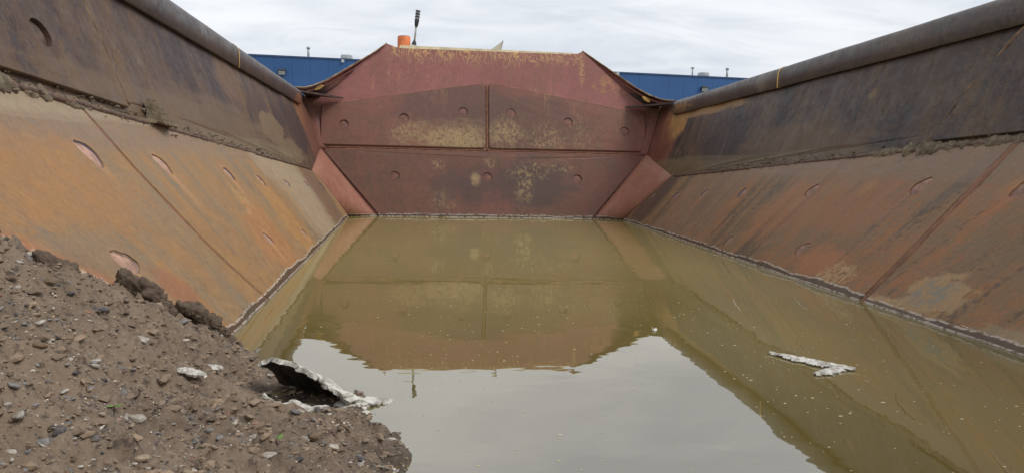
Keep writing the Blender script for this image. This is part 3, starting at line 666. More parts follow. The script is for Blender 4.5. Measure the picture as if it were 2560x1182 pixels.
# ------------------------------------------------------------------ blue building
bA = Vector((-8.153, 21.775, 0)); bB = Vector((13.957, 23.962, 0)); bd = (bB-bA).normalized(); bn = Vector((bd.y, -bd.x, 0))   # bn faces the camera
BT = 4.965
bld = empty('warehouse', (bA.x, bA.y, -.8)); tag(bld, 'long flat roofed blue metal clad warehouse beyond the truck bed', 'building')
rot = math.atan2(bd.y, bd.x)
BLUE = flat_mat('blue_cladding', srgb(40, 86, 138), .5, .05, .6); BLUED = flat_mat('dark_blue_trim', srgb(44, 74, 112), .5, .08, 2)
BM = Matrix.Translation(bA) @ Matrix.Rotation(rot, 4, 'Z')     # local: x along facade, -y towards camera
def bpart(mb, name, mat, parent=bld, smooth=False): return mesh(name, [BM @ Vector(v) for v in mb.v], mb.f, mat, parent, smooth)
mb = MB(); mb.box(-10, 34, .03, 14, -.8, BT-.03); bpart(mb, 'wall', BLUE)
pw = .72
mb = MB(); mb.v = []; 
prof = [(0, .03), (0, .003), (.003, 0), (pw-.007, 0), (pw-.004, .003), (pw-.004, .03)]
me = None
for k in range(60):
    x = -9.8+pw*k
    if me is None:
        V = [(a, b_, zc) for zc in (-.79, BT-.05) for a, b_ in prof]; q = len(prof)
        Fc = [(j, j+1, q+j+1, q+j) for j in range(q-1)]+[tuple(range(q)), tuple(range(2*q-1, q-1, -1))]
        me = bpy.data.meshes.new('wall_panel'); me.from_pydata(V, [], Fc); me.materials.append(BLUE); me.update()
    o = bpy.data.objects.new('wall_panel', me); link(o, bld); o.matrix_basis = BM @ Matrix.Translation((x, 0, 0))
mb = MB(); mb.box(-10.05, 34.05, -.03, .2, BT-.045, BT+.02); bpart(mb, 'roof_trim', BLUED)
mb = MB(); mb.box(-10, 34, .21, 13.9, BT-.02, BT); bpart(mb, 'roof', flat_mat('roof_membrane', srgb(150, 150, 148), .8))
GALV = flat_mat('galvanised_metal', srgb(176, 180, 182), .45, .1, 6, metal=.4)
def bx(wx): return (wx-bA.x)/bd.x
def stub(wx, h, r, capr, caph):
    x = bx(wx)
    m1 = MB(); m1.lathe((x, .5, BT), (x, .5, 9), [(0, r), (h, r)], 14); o = bpart(m1, 'vent_pipe', GALV, smooth=True)
    m1 = MB(); m1.lathe((x, .5, BT+h-caph), (x, .5, 9), [(0, capr), (caph*.8, capr), (caph, capr*.7)], 14); bpart(m1, 'rain_cap', GALV, o, True)
    m1 = MB(); m1.lathe((x, .5, BT), (x, .5, 9), [(0, r*4), (.05, r*4), (.09, r*1.3)], 16); bpart(m1, 'flashing', GALV, o, True)
stub(-5.83, .50, .05, .075, .09); stub(11.4, .46, .035, .09, .05); stub(13.15, .52, .05, .08, .10)
for wx, w in ((-4.28, .25), (12.1, .27)):
    x = bx(wx); m1 = MB(); m1.lathe((x, .8, BT), (x, .8, 9), [(0, w*.9), (.10, w*.9), (.11, w), (.25, w), (.27, w*.92), (.27, w*.8), (.2, w*.78)], 24); bpart(m1, 'fan_vent', GALV, smooth=True).modifiers.new('e', 'EDGE_SPLIT').split_angle = R(40)
LENS = flat_mat('pale_lens', srgb(196, 204, 204), .25, .05); DGREY = flat_mat('dark_fixture', srgb(58, 60, 64), .5)
for wx, zc in ((-6.844, 4.29), (11.75, 4.36)):
    x = bx(wx); m1 = MB(); m1.box(x-.15, x+.15, -.10, -.002, zc-.05, zc+.10)
    m1.add([(x-.17, -.24, zc+.06), (x+.17, -.24, zc+.06), (x+.17, -.10, zc+.125), (x-.17, -.10, zc+.125), (x-.17, -.24, zc+.085), (x+.17, -.24, zc+.085), (x+.17, -.10, zc+.15), (x-.17, -.10, zc+.15)], [(0, 3, 2, 1), (4, 5, 6, 7), (0, 1, 5, 4), (1, 2, 6, 5), (2, 3, 7, 6), (3, 0, 4, 7)])
    o = bpart(m1, 'wall_light', DGREY)
    m1 = MB(); m1.add([(x-.13, -.21, zc+.05), (x+.13, -.21, zc+.05), (x+.13, -.11, zc-.09), (x-.13, -.11, zc-.09), (x-.13, -.10, zc+.05), (x+.13, -.10, zc+.05), (x+.13, -.09, zc-.09), (x-.13, -.09, zc-.09)], [(0, 3, 2, 1), (0, 1, 5, 4), (1, 2, 6, 5), (2, 3, 7, 6), (3, 0, 4, 7)]); bpart(m1, 'lens', LENS, o)
for wx, zc in ((-4.425, 4.87), (7.55, 4.90)):
    x = bx(wx); m1 = MB(); m1.lathe((x, -.01, zc+.02), (x, -1, zc-.25), [(0, .03), (.04, .05), (.10, .065), (.115, .06)], 14); m1.box(x-.06, x+.06, -.03, -.002, zc-.04, zc+.07); bpart(m1, 'security_light', flat_mat('white_plastic', srgb(222, 224, 222), .4), smooth=False)

# ------------------------------------------------------------------ mud bank
ctl = np.array([
    (-1.80, -7.918, .50), (-1.746, -7.785, .435), (-1.708, -7.658, .365), (-1.683, -7.572, .318), (-1.62, -7.318, .196), (-1.567, -7.086, .092), (-1.522, -6.897, .0),
    (-1.391, -7.138, 0), (-1.266, -7.346, 0), (-1.141, -7.485, 0), (-.987, -7.668, 0), (-.907, -7.824, 0), (-.868, -7.944, 0), (-.822, -8.076, 0), (-.801, -8.174, 0),
    (-.75, -8.5, .0), (-.70, -8.9, .0), (-.60, -9.2, .0),
    (-1.33, -8.75, .26), (-1.535, -8.365, .33), (-1.23, -8.61, .205), (-1.44, -8.08, .24), (-1.10, -8.43, .125), (-.90, -8.23, .03), (-1.35, -7.75, .13), (-1.1, -7.74, -.01), (-1.12, -7.66, -.10), (-1.18, -7.63, -.07), (-1.02, -7.82, .02), (-1.2, -7.72, .02), (-1.12, -7.86, .035), (-1.22, -7.90, .085), (-1.1, -8.0, .09), (-1.45, -7.6, .19),
    (-1.62, -8.6, .48), (-1.72, -8.3, .52), (-1.55, -9.2, .50), (-1.7, -9.8, .55), (-1.05, -9.0, .23), (-1.3, -9.6, .40), (-.757, -9.78, .27), (-.3, -9.7, .10), (.4, -9.9, .10), (1.2, -9.9, .12), (1.5, -10.5, .5), (0, -10.5, .45), (-.8, -10.5, .5), (-1.6, -10.5, .65),
    (-1.3, -6.7, -.18), (-1.1, -7.1, -.16), (-.85, -7.45, -.15), (-.65, -7.8, -.16), (-.55, -8.2, -.18), (-.45, -8.7, -.18), (0, -9.0, -.2), (.5, -9.2, -.2), (1.2, -9.2, -.2), (0, -8.0, -.35), (.8, -8.2, -.35)])
def _k(d): return np.where(d > 1e-9, d*d*np.log(d+1e-12), 0)
Nn = len(ctl); A_ = np.zeros((Nn+3, Nn+3)); dd = np.hypot(ctl[:, None, 0]-ctl[None, :, 0], ctl[:, None, 1]-ctl[None, :, 1])
A_[:Nn, :Nn] = _k(dd)+np.eye(Nn)*.0008; A_[:Nn, Nn] = 1; A_[:Nn, Nn+1:] = ctl[:, :2]; A_[Nn:, :Nn] = A_[:Nn, Nn:].T
cf = np.linalg.solve(A_, np.concatenate([ctl[:, 2], [0, 0, 0]]))
def mud_base(x, y):
    x = np.asarray(x, float); y = np.asarray(y, float)
    d = np.hypot(x[..., None]-ctl[:, 0], y[..., None]-ctl[:, 1])
    return (_k(d)*cf[:Nn]).sum(-1)+cf[Nn]+cf[Nn+1]*x+cf[Nn+2]*y
_tab = nrs.rand(256, 256)
def vnoise(x, y):
    xi = np.floor(x).astype(int); yi = np.floor(y).astype(int); fx = x-xi; fy = y-yi
    fx = fx*fx*fx*(fx*(fx*6-15)+10); fy = fy*fy*fy*(fy*(fy*6-15)+10)
    g = lambda a, b: _tab[a & 255, b & 255]
    return (g(xi, yi)*(1-fx)+g(xi+1, yi)*fx)*(1-fy)+(g(xi, yi+1)*(1-fx)+g(xi+1, yi+1)*fx)*fy-.5
def fbm(x, y, s, o=4, g=.55):
    t = 0; a = 1
    for i in range(o):
        t = t+a*vnoise(x*s*2**i+17.3*i, y*s*2**i+5.1*i); a *= g
    return t
def mud_h(x, y):
    x = np.asarray(x, float); y = np.asarray(y, float)
    n1 = fbm(x, y, 7, 3); n2 = fbm(x+3, y+8, 26, 4, .62)
    clod = np.maximum(0, vnoise(x*16+4, y*16+9)-.12)+.6*np.maximum(0, vnoise(x*31+41, y*31+2)-.1)
    calm = 1-.9*np.exp(-((x+1.11)**2/.17**2+(y+7.76)**2/.13**2))       # washed smooth in front of the hollow
    h = mud_base(x, y)+calm*(.030*n1+.026*n2+.062*clod+.012*np.maximum(0, vnoise(x*70+3, y*70+1)))
    hollow = np.exp(-((x+1.12)**2/.13**2+(y+7.71)**2/.11**2))
    return np.maximum(h, np.where(hollow > .45, .010+.012*n2, -9))
gx = np.concatenate([np.arange(-2.0, -.2, .0075), np.arange(-.2, 1.8, .06)]); gy = np.concatenate([np.arange(-11.2, -9.3, .06), np.arange(-9.3, -6.75, .0075)])
XX, YY = np.meshgrid(gx, gy); ZZ = mud_h(XX, YY)
def slope_x(y, z):     # x of the left slope plate at height z
    w = z/(.5377-.0501*y); return -((1.7926+.03935*y)*(1-w)+(2.0718+.0037*y)*w)
keep = (XX > slope_x(YY, ZZ)-.05) & (ZZ > -.25) & (XX < -slope_x(YY, ZZ)+.03)
nyy, nxx = XX.shape
idx = np.arange(nxx*nyy).reshape(nyy, nxx)
ok = keep[:-1, :-1] & keep[1:, :-1] & keep[:-1, 1:] & keep[1:, 1:]
q = np.stack([idx[:-1, :-1][ok], idx[:-1, 1:][ok], idx[1:, 1:][ok], idx[1:, :-1][ok]], 1)
used = np.unique(q); rem = np.full(nxx*nyy, -1); rem[used] = np.arange(len(used))
vv = np.stack([XX.ravel(), YY.ravel(), ZZ.ravel()], 1)[used]
mm, n, b = new_mat('wet_brown_mud')
P = n.new('ShaderNodeNewGeometry').outputs['Position']
c1 = n.mix(n.smooth(n.noise(P, 5, 5, .6), .35, .65), srgb(132, 114, 95), srgb(110, 94, 78))
c1 = n.mix(n.smooth(n.noise(P, 45, 4, .7), .52, .66), c1, srgb(80, 67, 57))
c1 = n.mix(n.math('MULTIPLY', n.smooth(n.noise(P, 110, 3, .7), .58, .66), .7), c1, srgb(150, 138, 120))
sp_ = n.new('ShaderNodeSeparateXYZ'); n.put(sp_.inputs[0], P)
wet = n.smooth(n.math('ADD', sp_.outputs[2], n.math('MULTIPLY', n.noise(P, 14, 3, .6), .05)), .02, .085, 1, 0)
c1 = n.mix(n.math('MULTIPLY', wet, .65), c1, srgb(62, 52, 44))
n.put(b.inputs['Base Color'], c1); n.put(b.inputs['Roughness'], n.smooth(n.noise(P, 9, 4, .6), .3, .7, .55, .9))
bp = n.new('ShaderNodeBump'); bp.inputs['Distance'].default_value = .006; n.put(bp.inputs['Height'], n.noise(P, 90, 5, .75)); n.put(b.inputs['Normal'], bp.outputs[0])
MUD = mm
o = mesh('mud_bank', vv, rem[q].tolist(), MUD, None, True); tag(o, kind='structure')

DRYMUD, n, b = new_mat('drying_mud')
P = n.new('ShaderNodeNewGeometry').outputs['Position']
n.put(b.inputs['Base Color'], n.mix(n.smooth(n.noise(P, 22, 5, .65), .35, .65), srgb(96, 84, 68), srgb(136, 120, 98)))
b.inputs['Roughness'].default_value = .9
bp = n.new('ShaderNodeBump'); bp.inputs['Distance'].default_value = .01; n.put(bp.inputs['Height'], n.noise(P, 70, 5, .7)); n.put(b.inputs['Normal'], bp.outputs[0])
WETCLOD, n, b = new_mat('dark_wet_mud')
P = n.new('ShaderNodeNewGeometry').outputs['Position']
n.put(b.inputs['Base Color'], n.mix(n.smooth(n.noise(P, 30, 5, .7), .35, .65), srgb(98, 83, 69), srgb(120, 102, 85)))
b.inputs['Roughness'].default_value = .8
bp = n.new('ShaderNodeBump'); bp.inputs['Distance'].default_value = .012; n.put(bp.inputs['Height'], n.noise(P, 80, 6, .75)); n.put(b.inputs['Normal'], bp.outputs[0])

def interp(x, xs, ys): return float(np.interp(x, xs, ys))
wp, wn_, sp, sn_ = G_[1]
pth = [(sp(Y, .985)*.5+wp(Y, .02)*.5, (wn_(Y, .1)+sn_(Y, .9)).normalized()) for Y in np.linspace(-9.6, -2.9, 1300)]
V, Fc = lumpy(pth, lambda t, p: max(.004, interp(p.y, [-9.6, -7.2, -6.5, -5.95, -5.72, -5.45, -5.2, -4.7, -4.2, -3.9, -3.6, -3.3, -2.9], [.04, .04, .026, .034, .055, .03, .014, .008, .010, .018, .014, .012, .004])*(.8+1.3*mnoise.noise(Vector((p.y*4, 1, 0)))+.6*mnoise.noise(Vector((p.y*13, 1, 0))))), 18, .42, 34, (1.15, .5))
tag(mesh('mud_ridge', V, Fc, DRYMUD, None, True), 'crumbly grey brown mud ridge packed along the foot of the right side wall', 'mud')
wp, wn_, sp, sn_ = G_[-1]
pth = [(sp(Y, .985)*.5+wp(Y, .02)*.5, (wn_(Y, .1)+sn_(Y, .9)).normalized()) for Y in np.linspace(-9.6, -2.2, 1300)]
V, Fc = lumpy(pth, lambda t, p: max(.004, interp(p.y, [-9.6, -7.4, -7.0, -6.6, -6.2, -5.8, -5.2, -4.7, -4.2, -3.8, -3.5, -3, -2.2], [.04, .032, .022, .018, .018, .012, .006, .004, .007, .014, .014, .008, .004])*(.75+1.3*mnoise.noise(Vector((p.y*4, 4, 0)))+.6*mnoise.noise(Vector((p.y*13, 4, 0))))), 18, .42, 34, (1.2, .4))
tag(mesh('mud_ridge', V, Fc, DRYMUD, None, True), 'thin crumbling mud ridge under the lower edge of the left side wall', 'mud')

def rock_mesh(seed, sub=2, flat=.6, ang=.35, amp=.18):
    bm = bmesh.new(); bmesh.ops.create_icosphere(bm, subdivisions=sub, radius=1)
    rr_ = random.Random(seed); off = Vector((rr_.uniform(0, 90), rr_.uniform(0, 90), rr_.uniform(0, 90)))
    pl = [(Vector((rr_.gauss(0, 1), rr_.gauss(0, 1), rr_.gauss(0, 1))).normalized(), rr_.uniform(.55, .9)) for _ in range(7)]
    for v in bm.verts:
        p = v.co.copy()
        for nn, d in pl:
            e = p.dot(nn)-d
            if e > 0: p -= nn*e*ang*2.2
        p *= 1+amp*mnoise.noise(p*1.6+off)+amp*.4*mnoise.noise(p*4+off)
        v.co = Vector((p.x*1.15, p.y*.9, p.z*flat))
    V = [v.co.copy() for v in bm.verts]; F_ = [tuple(v.index for v in f.verts) for f in bm.faces]; bm.free()
    return V, F_
def clod(name, c, scale_, rot_, mat, seed, label, cat, sub=5, amp=.85):
    bm = bmesh.new(); bmesh.ops.create_icosphere(bm, subdivisions=sub, radius=1)
    off = Vector((seed*3.3, seed*1.7, seed)); M = Matrix.Translation(c) @ rot_; S_ = Matrix.Diagonal((*scale_, 1))
    V = []; r0_ = min(scale_)
    for v in bm.verts:
        q = (S_ @ v.co); k = 1.0/r0_
        d = amp*r0_*(.55*mnoise.noise(q*k*.55+off)+.35*mnoise.noise(q*k*1.3+off)+.22*mnoise.noise(q*k*3+off)+.14*mnoise.noise(q*k*7+off)+.08*mnoise.noise(q*k*14+off))
        V.append(M @ (q+v.co*d*1.6))
    F_ = [tuple(v.index for v in f.verts) for f in bm.faces]; bm.free()
    return tag(mesh(name, V, F_, mat, None, True), label, cat)
def align(d, up):
    d = Vector(d).normalized(); up = Vector(up); c = up.cross(d).normalized(); up = d.cross(c)
    return Matrix((d, c, up)).transposed().to_4x4()
# clods peeled along the contact between mud and the left slope plate
clod('soil_clod', (-1.622, -7.42, .258), (.17, .040, .040), align((.05, .32, -.19), (.8, 0, .5)), WETCLOD, 1, 'large dark soil clod leaning on the orange slope plate below the wide plug hole', 'clod')
clod('soil_clod', (-1.545, -7.08, .105), (.19, .034, .032), align((.09, .32, -.20), (.8, 0, .5)), WETCLOD, 2, 'narrow dark soil clod running down to the waterline at the orange plate', 'clod')
clod('soil_clod', (-1.69, -7.75, .372), (.15, .040, .018), align((.05, .32, -.19), (.8, 0, .5)), WETCLOD, 5, 'low dark soil clod on the crest of the mud bank left of the large clod', 'clod')
# mud wedge stuck at the foot of the left side wall
V = [(-2.045, -6.22, .855), (-2.075, -6.15, .965), (-2.052, -5.93, .835), (-1.985, -6.10, .845), (-2.02, -6.17, .95), (-2.0, -5.98, .84)]
bm = bmesh.new(); vs_ = [bm.verts.new(v) for v in V]; bmesh.ops.convex_hull(bm, input=vs_)
bmesh.ops.triangulate(bm, faces=bm.faces); bmesh.ops.subdivide_edges(bm, edges=bm.edges, cuts=5, use_grid_fill=True)
for v in bm.verts: v.co += Vector((mnoise.noise(v.co*22), mnoise.noise(v.co*22+Vector((9, 0, 0))), mnoise.noise(v.co*22+Vector((0, 9, 0)))))*.012
me = bpy.data.meshes.new('mud_clod'); bm.to_mesh(me); bm.free(); me.materials.append(DRYMUD)
o = bpy.data.objects.new('mud_clod', me); COL.objects.link(o); tag(o, 'pointed wedge of grey mud stuck upright at the foot of the left side wall', 'clod')

# ------------------------------------------------------------------ tide crust on the plates
CRUST, n, b = new_mat('pale_scum_crust')
P = n.new('ShaderNodeNewGeometry').outputs['Position']
n.put(b.inputs['Base Color'], n.mix(n.smooth(n.noise(P, 40, 4, .7), .42, .6), srgb(96, 78, 68), srgb(196, 184, 168))); b.inputs['Roughness'].default_value = .85
for s in (-1, 1):
    wp, wn_, sp, sn_ = G_[s]
    for z0, ra, y0 in ((.036, .0034, -7.6), (.006, .0022, -8.6)):
        k = .75 if s > 0 else 1.2
        pth = []
        for Y in np.linspace(y0, -.12, 700):
            zw = z0+.012*mnoise.noise(Vector((Y*1.3, s, z0)))+.006*mnoise.noise(Vector((Y*7, s, z0)))*(z0 > .02)
            pth.append((sp(Y, zw/(.5377-.0501*Y)), sn_(Y, .1)))
        V, Fc = lumpy(pth, lambda t, p: ra*k*max(.05, .35+1.4*mnoise.noise(Vector((p.y*9, s*2, z0*100)))+1.4*mnoise.noise(Vector((p.y*1.7, s*2, z0*50)))), 6, .35, 50, (1.2, .6))
        o = mesh('scum_line', V, Fc, CRUST, bed, True); o['kind'] = 'stuff'
for z0 in (.038, .006):
    pth = []
    for x in np.linspace(-1.42, 1.42, 300): pth.append((FP(x, z0+.003*mnoise.noise(Vector((x*3, z0, 0))))+FN_*.031, FN_))
    V, Fc = lumpy(pth, lambda t, p:   .0021*max(.05, .45+1.2*mnoise.noise(Vector((p.x*7, 2, z0*100)))+1.2*mnoise.noise(Vector((p.x*1.9, 2, z0*50)))), 6, .6, 60, (1.2, .6))
    o = mesh('scum_line', V, Fc, CRUST, bed, True); o['kind'] = 'stuff'

# ------------------------------------------------------------------ white crust slabs
WHITE, n, b = new_mat('white_crust')
P = n.new('ShaderNodeNewGeometry').outputs['Position']
c1 = n.mix(n.smooth(n.noise(P, 28, 6, .7), .36, .58), srgb(146, 142, 132), srgb(214, 212, 204))
n.put(b.inputs['Base Color'], n.mix(n.smooth(n.noise(P, 90, 4, .7), .58, .7), c1, srgb(138, 124, 104))); b.inputs['Roughness'].default_value = .75
bp = n.new('ShaderNodeBump'); bp.inputs['Distance'].default_value = .008; n.put(bp.inputs['Height'], n.noise(P, 60, 5, .7)); n.put(b.inputs['Normal'], bp.outputs[0])
UNDER = flat_mat('shaded_silt', srgb(58, 50, 42), .7, .25, 30, bump=.003)  # dark silt colour with the shade of the hollow painted in
def sheet(name, fn, nu, nv, th, mat, label, cat, amp=.004, fs=40, under=False):
    """Crumpled sheet with thickness from fn(u,v) -> point; its rim is ragged."""
    V = []
    for i in range(nu+1):
        for j in range(nv+1):
            p = Vector(fn(i/nu, j/nv)); e = 1 if j in (0, nv) else .45
            p += Vector((mnoise.noise(p*fs), mnoise.noise(p*fs+Vector((5, 0, 0))), 0))*amp*e*1.6+Vector((mnoise.noise(p*fs*2.7), mnoise.noise(p*fs*2.7+Vector((5, 0, 0))), 0))*amp*e
            p.z += amp*(.55*mnoise.noise(p*fs*.6+Vector((0, 5, 0)))+.35*abs(mnoise.noise(p*fs*2.2))+.2*mnoise.noise(p*fs*5)); V.append(p)
    F_ = [(i*(nv+1)+j, (i+1)*(nv+1)+j, (i+1)*(nv+1)+j+1, i*(nv+1)+j+1) for i in range(nu) for j in range(nv)]
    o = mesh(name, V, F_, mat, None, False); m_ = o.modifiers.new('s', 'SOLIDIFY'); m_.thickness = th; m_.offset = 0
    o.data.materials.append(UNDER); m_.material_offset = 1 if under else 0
    return tag(o, label, cat)
# leaning slab with a hollow under it, at the edge of mud and water
RIM = [Vector((-1.235, -7.665, .110)), Vector((-1.20, -7.675, .130)), Vector((-1.14, -7.71, .126)), Vector((-1.08, -7.745, .106)), Vector((-1.03, -7.752, .066)), Vector((-.975, -7.745, .022))]
FOOT = [Vector((-1.20, -7.55, .03)), Vector((-1.14, -7.53, .0)), Vector((-1.08, -7.55, -.015)), Vector((-1.00, -7.61, -.02)), Vector((-.945, -7.66, -.02)), Vector((-.92, -7.71, -.01))]
def along(L_, u):
    k = u*(len(L_)-1); i = min(len(L_)-2, int(k)); return L_[i].lerp(L_[i+1], k-i)
def slab(u, v):
    rim = along(RIM, u); foot = along(FOOT, u); nz = mnoise.noise(Vector((u*13, 0, 2)))
    p = rim.lerp(foot, v)+Vector((0, 0, .016*math.sin(v*math.pi)))
    return p+Vector((.010, -.018, .006))*nz*(1-v)+Vector((0, .02, 0))*mnoise.noise(Vector((u*11, 5, v)))*v
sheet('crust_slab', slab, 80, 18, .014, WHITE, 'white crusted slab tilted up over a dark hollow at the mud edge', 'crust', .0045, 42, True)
def low(u, v):
    p = Vector((-1.185, -7.825, 0)).lerp(Vector((-1.02, -7.835, 0)), u); p.z = float(mud_h(p.x, p.y))+.014
    return p+Vector((.01, -.045, .012*math.sin(u*9)))*(v-.5)*1.2*math.sin(math.pi*min(1, .12+u*.9))
sheet('crust_slab', low, 40, 9, .007, WHITE, 'flat dirty white crust strip lying on the mud below the dark hollow', 'crust', .006, 35)
# submerged tip in the water
def blade(pts, zc, wd):
    def fn_(u, v):
        k = u*(len(pts)-1); i = min(len(pts)-2, int(k)); p = Vector(pts[i]).lerp(Vector(pts[i+1]), k-i)
        d = (Vector(pts[i+1])-Vector(pts[i])).normalized(); c = Vector((-d.y, d.x, 0))
        w = np.interp(u, np.linspace(0, 1, len(wd)), wd)*(1+.8*mnoise.noise(Vector((u*9, round(v), zc)))+.5*mnoise.noise(Vector((u*31, round(v), zc))))
        return p+c*(v-.5)*w+Vector((0, 0, zc+.006*(1-(2*v-1)**2)))
    return fn_
sheet('crust_slab', blade([(-1.0, -7.70, .02), (-.94, -7.68, .008), (-.855, -7.655, -.006)], 0, [.05, .10, .09, .07, .05, .02]), 36, 10, .005, WHITE, 'pale pointed crust tip reaching from the mud into the water', 'crust', .004)
sheet('crust_slab', blade([(-1.0, -7.70, .01), (-.95, -7.77, .004), (-.935, -7.83, -.004)], 0, [.05, .07, .06, .03]), 24, 8, .005, WHITE, 'small pale crust lobe at the water edge under the pointed tip', 'crust', .004)
# floating pieces
fl = sheet('floating_crust', blade([(.520, -7.165, 0), (.575, -7.245, 0), (.64, -7.33, 0), (.72, -7.405, 0)], .004, [.008, .03, .05, .06, .075, .07, .05, .012]), 80, 12, .004, WHITE, 'long ragged white crust floating on the water near the right side', 'crust', .006, 50)
sheet('floating_crust', blade([(.545, -7.46, 0), (.60, -7.43, 0), (.665, -7.39, 0)], .003, [.012, .04, .05, .045]), 40, 8, .004, WHITE, 'short ragged white crust touching the near side of the long floating piece', 'crust', .006, 50)
sheet('floating_crust', blade([(.190, -6.78, 0), (.212, -6.74, 0)], .001, [.008, .016, .008]), 10, 4, .003, WHITE, 'tiny pale scrap floating in the right bay of the reflected skyline', 'crust', .001, 50)
for i, (x, y, l, w, lab) in enumerate([(-1.335, -7.945, .085, .026, 'bent white crust fragment on the mud left of the dark hollow'), (-1.345, -7.735, .062, .032, 'small white crust fragment on the mud behind the bent fragment')]):
    z = float(mud_h(x, y))
    sheet('crust_fragment', blade([(x-l/2, y+l*.1, z+.006), (x, y, z+.009), (x+l/2, y-l*.25, z+.005)], 0, [.3*w, w, .7*w, w*.9, .3*w]), 26, 8, .007, WHITE, lab, 'crust', .008, 40)

# ------------------------------------------------------------------ specks on the water
SPECK = flat_mat('pale_specks', srgb(186, 178, 148), .7, .1, 30)
mb = MB()
def in_bed(x, y): return abs(x) < 1.7926+.03935*y-.03
cnt = 0
while cnt < 900:
    if rng.random() < .65: x, y = rng.uniform(-.9, 1.5), rng.uniform(-8.6, -5.6)
    else: x, y = rng.uniform(-1.6, 1.7), rng.uniform(-8.4, -1.5)
    if not in_bed(x, y) or float(mud_base(x, y)) > -.015: continue
    if mnoise.noise(Vector((x*1.6, y*1.1, 4)))+rng.uniform(-.5, .5) < -.1: continue
    r = .0016*rng.random()**-.33*(1.0 if y < -6 else .7); r = min(r, .004); a = rng.uniform(0, 6.28); el = rng.uniform(1, 2.2); k = 6
    ring_ = [(x+r*el*math.cos(a+6.283*i/k)*rng.uniform(.6, 1.2), y+r*math.sin(a+6.283*i/k)*rng.uniform(.6, 1.2)) for i in range(k)]
    mb.add([(p, q_, .0004) for p, q_ in ring_]+[(x, y, .0004+r*.4)], [(i, (i+1) % k, k) for i in range(k)]); cnt += 1
tag(mb.build('floating_specks', SPECK), 'tiny pale specks and bits drifting all over the murky water', 'specks', kind='stuff')

# ------------------------------------------------------------------ stones on the mud
def stone_mat(name, c, v=.18):
    m, n, b = new_mat(name); P = n.new('ShaderNodeTexCoord').outputs['Object']
    oi = n.new('ShaderNodeObjectInfo')
    c1 = n.mix(n.smooth(n.noise(P, 2.2, 5, .7), .35, .65), tuple(x*(1-v*1.5) for x in c[:3])+(1,), tuple(min(1, x*(1+v)) for x in c[:3])+(1,))
    c1 = n.mix(n.math('MULTIPLY', n.smooth(n.noise(n.vmath('ADD', P, (4, 2, 1)), 1.3, 4, .65), .44, .60), .55), c1, srgb(112, 95, 78))    # mud clinging to the stone
    hs = n.new('ShaderNodeHueSaturation'); n.put(hs.inputs['Color'], c1); n.put(hs.inputs['Value'], n.smooth(oi.outputs['Random'], 0, 1, .7, 1.2)); n.put(b.inputs['Base Color'], hs.outputs[0])
    b.inputs['Roughness'].default_value = .7; return m
SM = {'pale': stone_mat('pale_stone', srgb(172, 166, 156)), 'grey': stone_mat('grey_stone', srgb(118, 118, 118)), 'dark': stone_mat('dark_stone', srgb(66, 66, 70)), 'tan': stone_mat('tan_stone', srgb(150, 134, 112)), 'rust': stone_mat('rust_stone', srgb(138, 104, 84))}
LB = {'pale': 'small pale stone among many half sunk in the brown mud bank', 'grey': 'small mid grey stone among many half sunk in the brown mud bank', 'dark': 'small dark slate stone among many half sunk in the brown mud bank', 'tan': 'small tan stone among many half sunk in the brown mud bank', 'rust': 'small reddish stone among many half sunk in the brown mud bank'}
RMESH = []
for k in range(9):
    V, F_ = rock_mesh(k+20, 2, rng.uniform(.4, .75), rng.uniform(.25, .45), .2)
    RMESH.append((V, F_))
RM = {}
def rock_obj(k, kind, loc, s, rz, tilt=(0, 0), sx=1, smooth=False):
    key = (k, kind)
    if key not in RM:
        me = bpy.data.meshes.new('stone'); me.from_pydata([tuple(v) for v in RMESH[k][0]], [], RMESH[k][1]); me.materials.append(SM[kind]); me.polygons.foreach_set('use_smooth', [k % 3 == 0]*len(me.polygons)); me.update(); RM[key] = me
    o = bpy.data.objects.new('stone', RM[key]); COL.objects.link(o); o.location = loc; o.scale = (s*sx, s, s); o.rotation_euler = (tilt[0], tilt[1], rz); return o
def project(x, y, z):
    d = Vector((x, y, z))-CAM_LOC; w = d.dot(fw)
    if w < .05: return None
    return 1280+1850*d.dot(cr)/w, 591-1850*d.dot(cu)/w, w
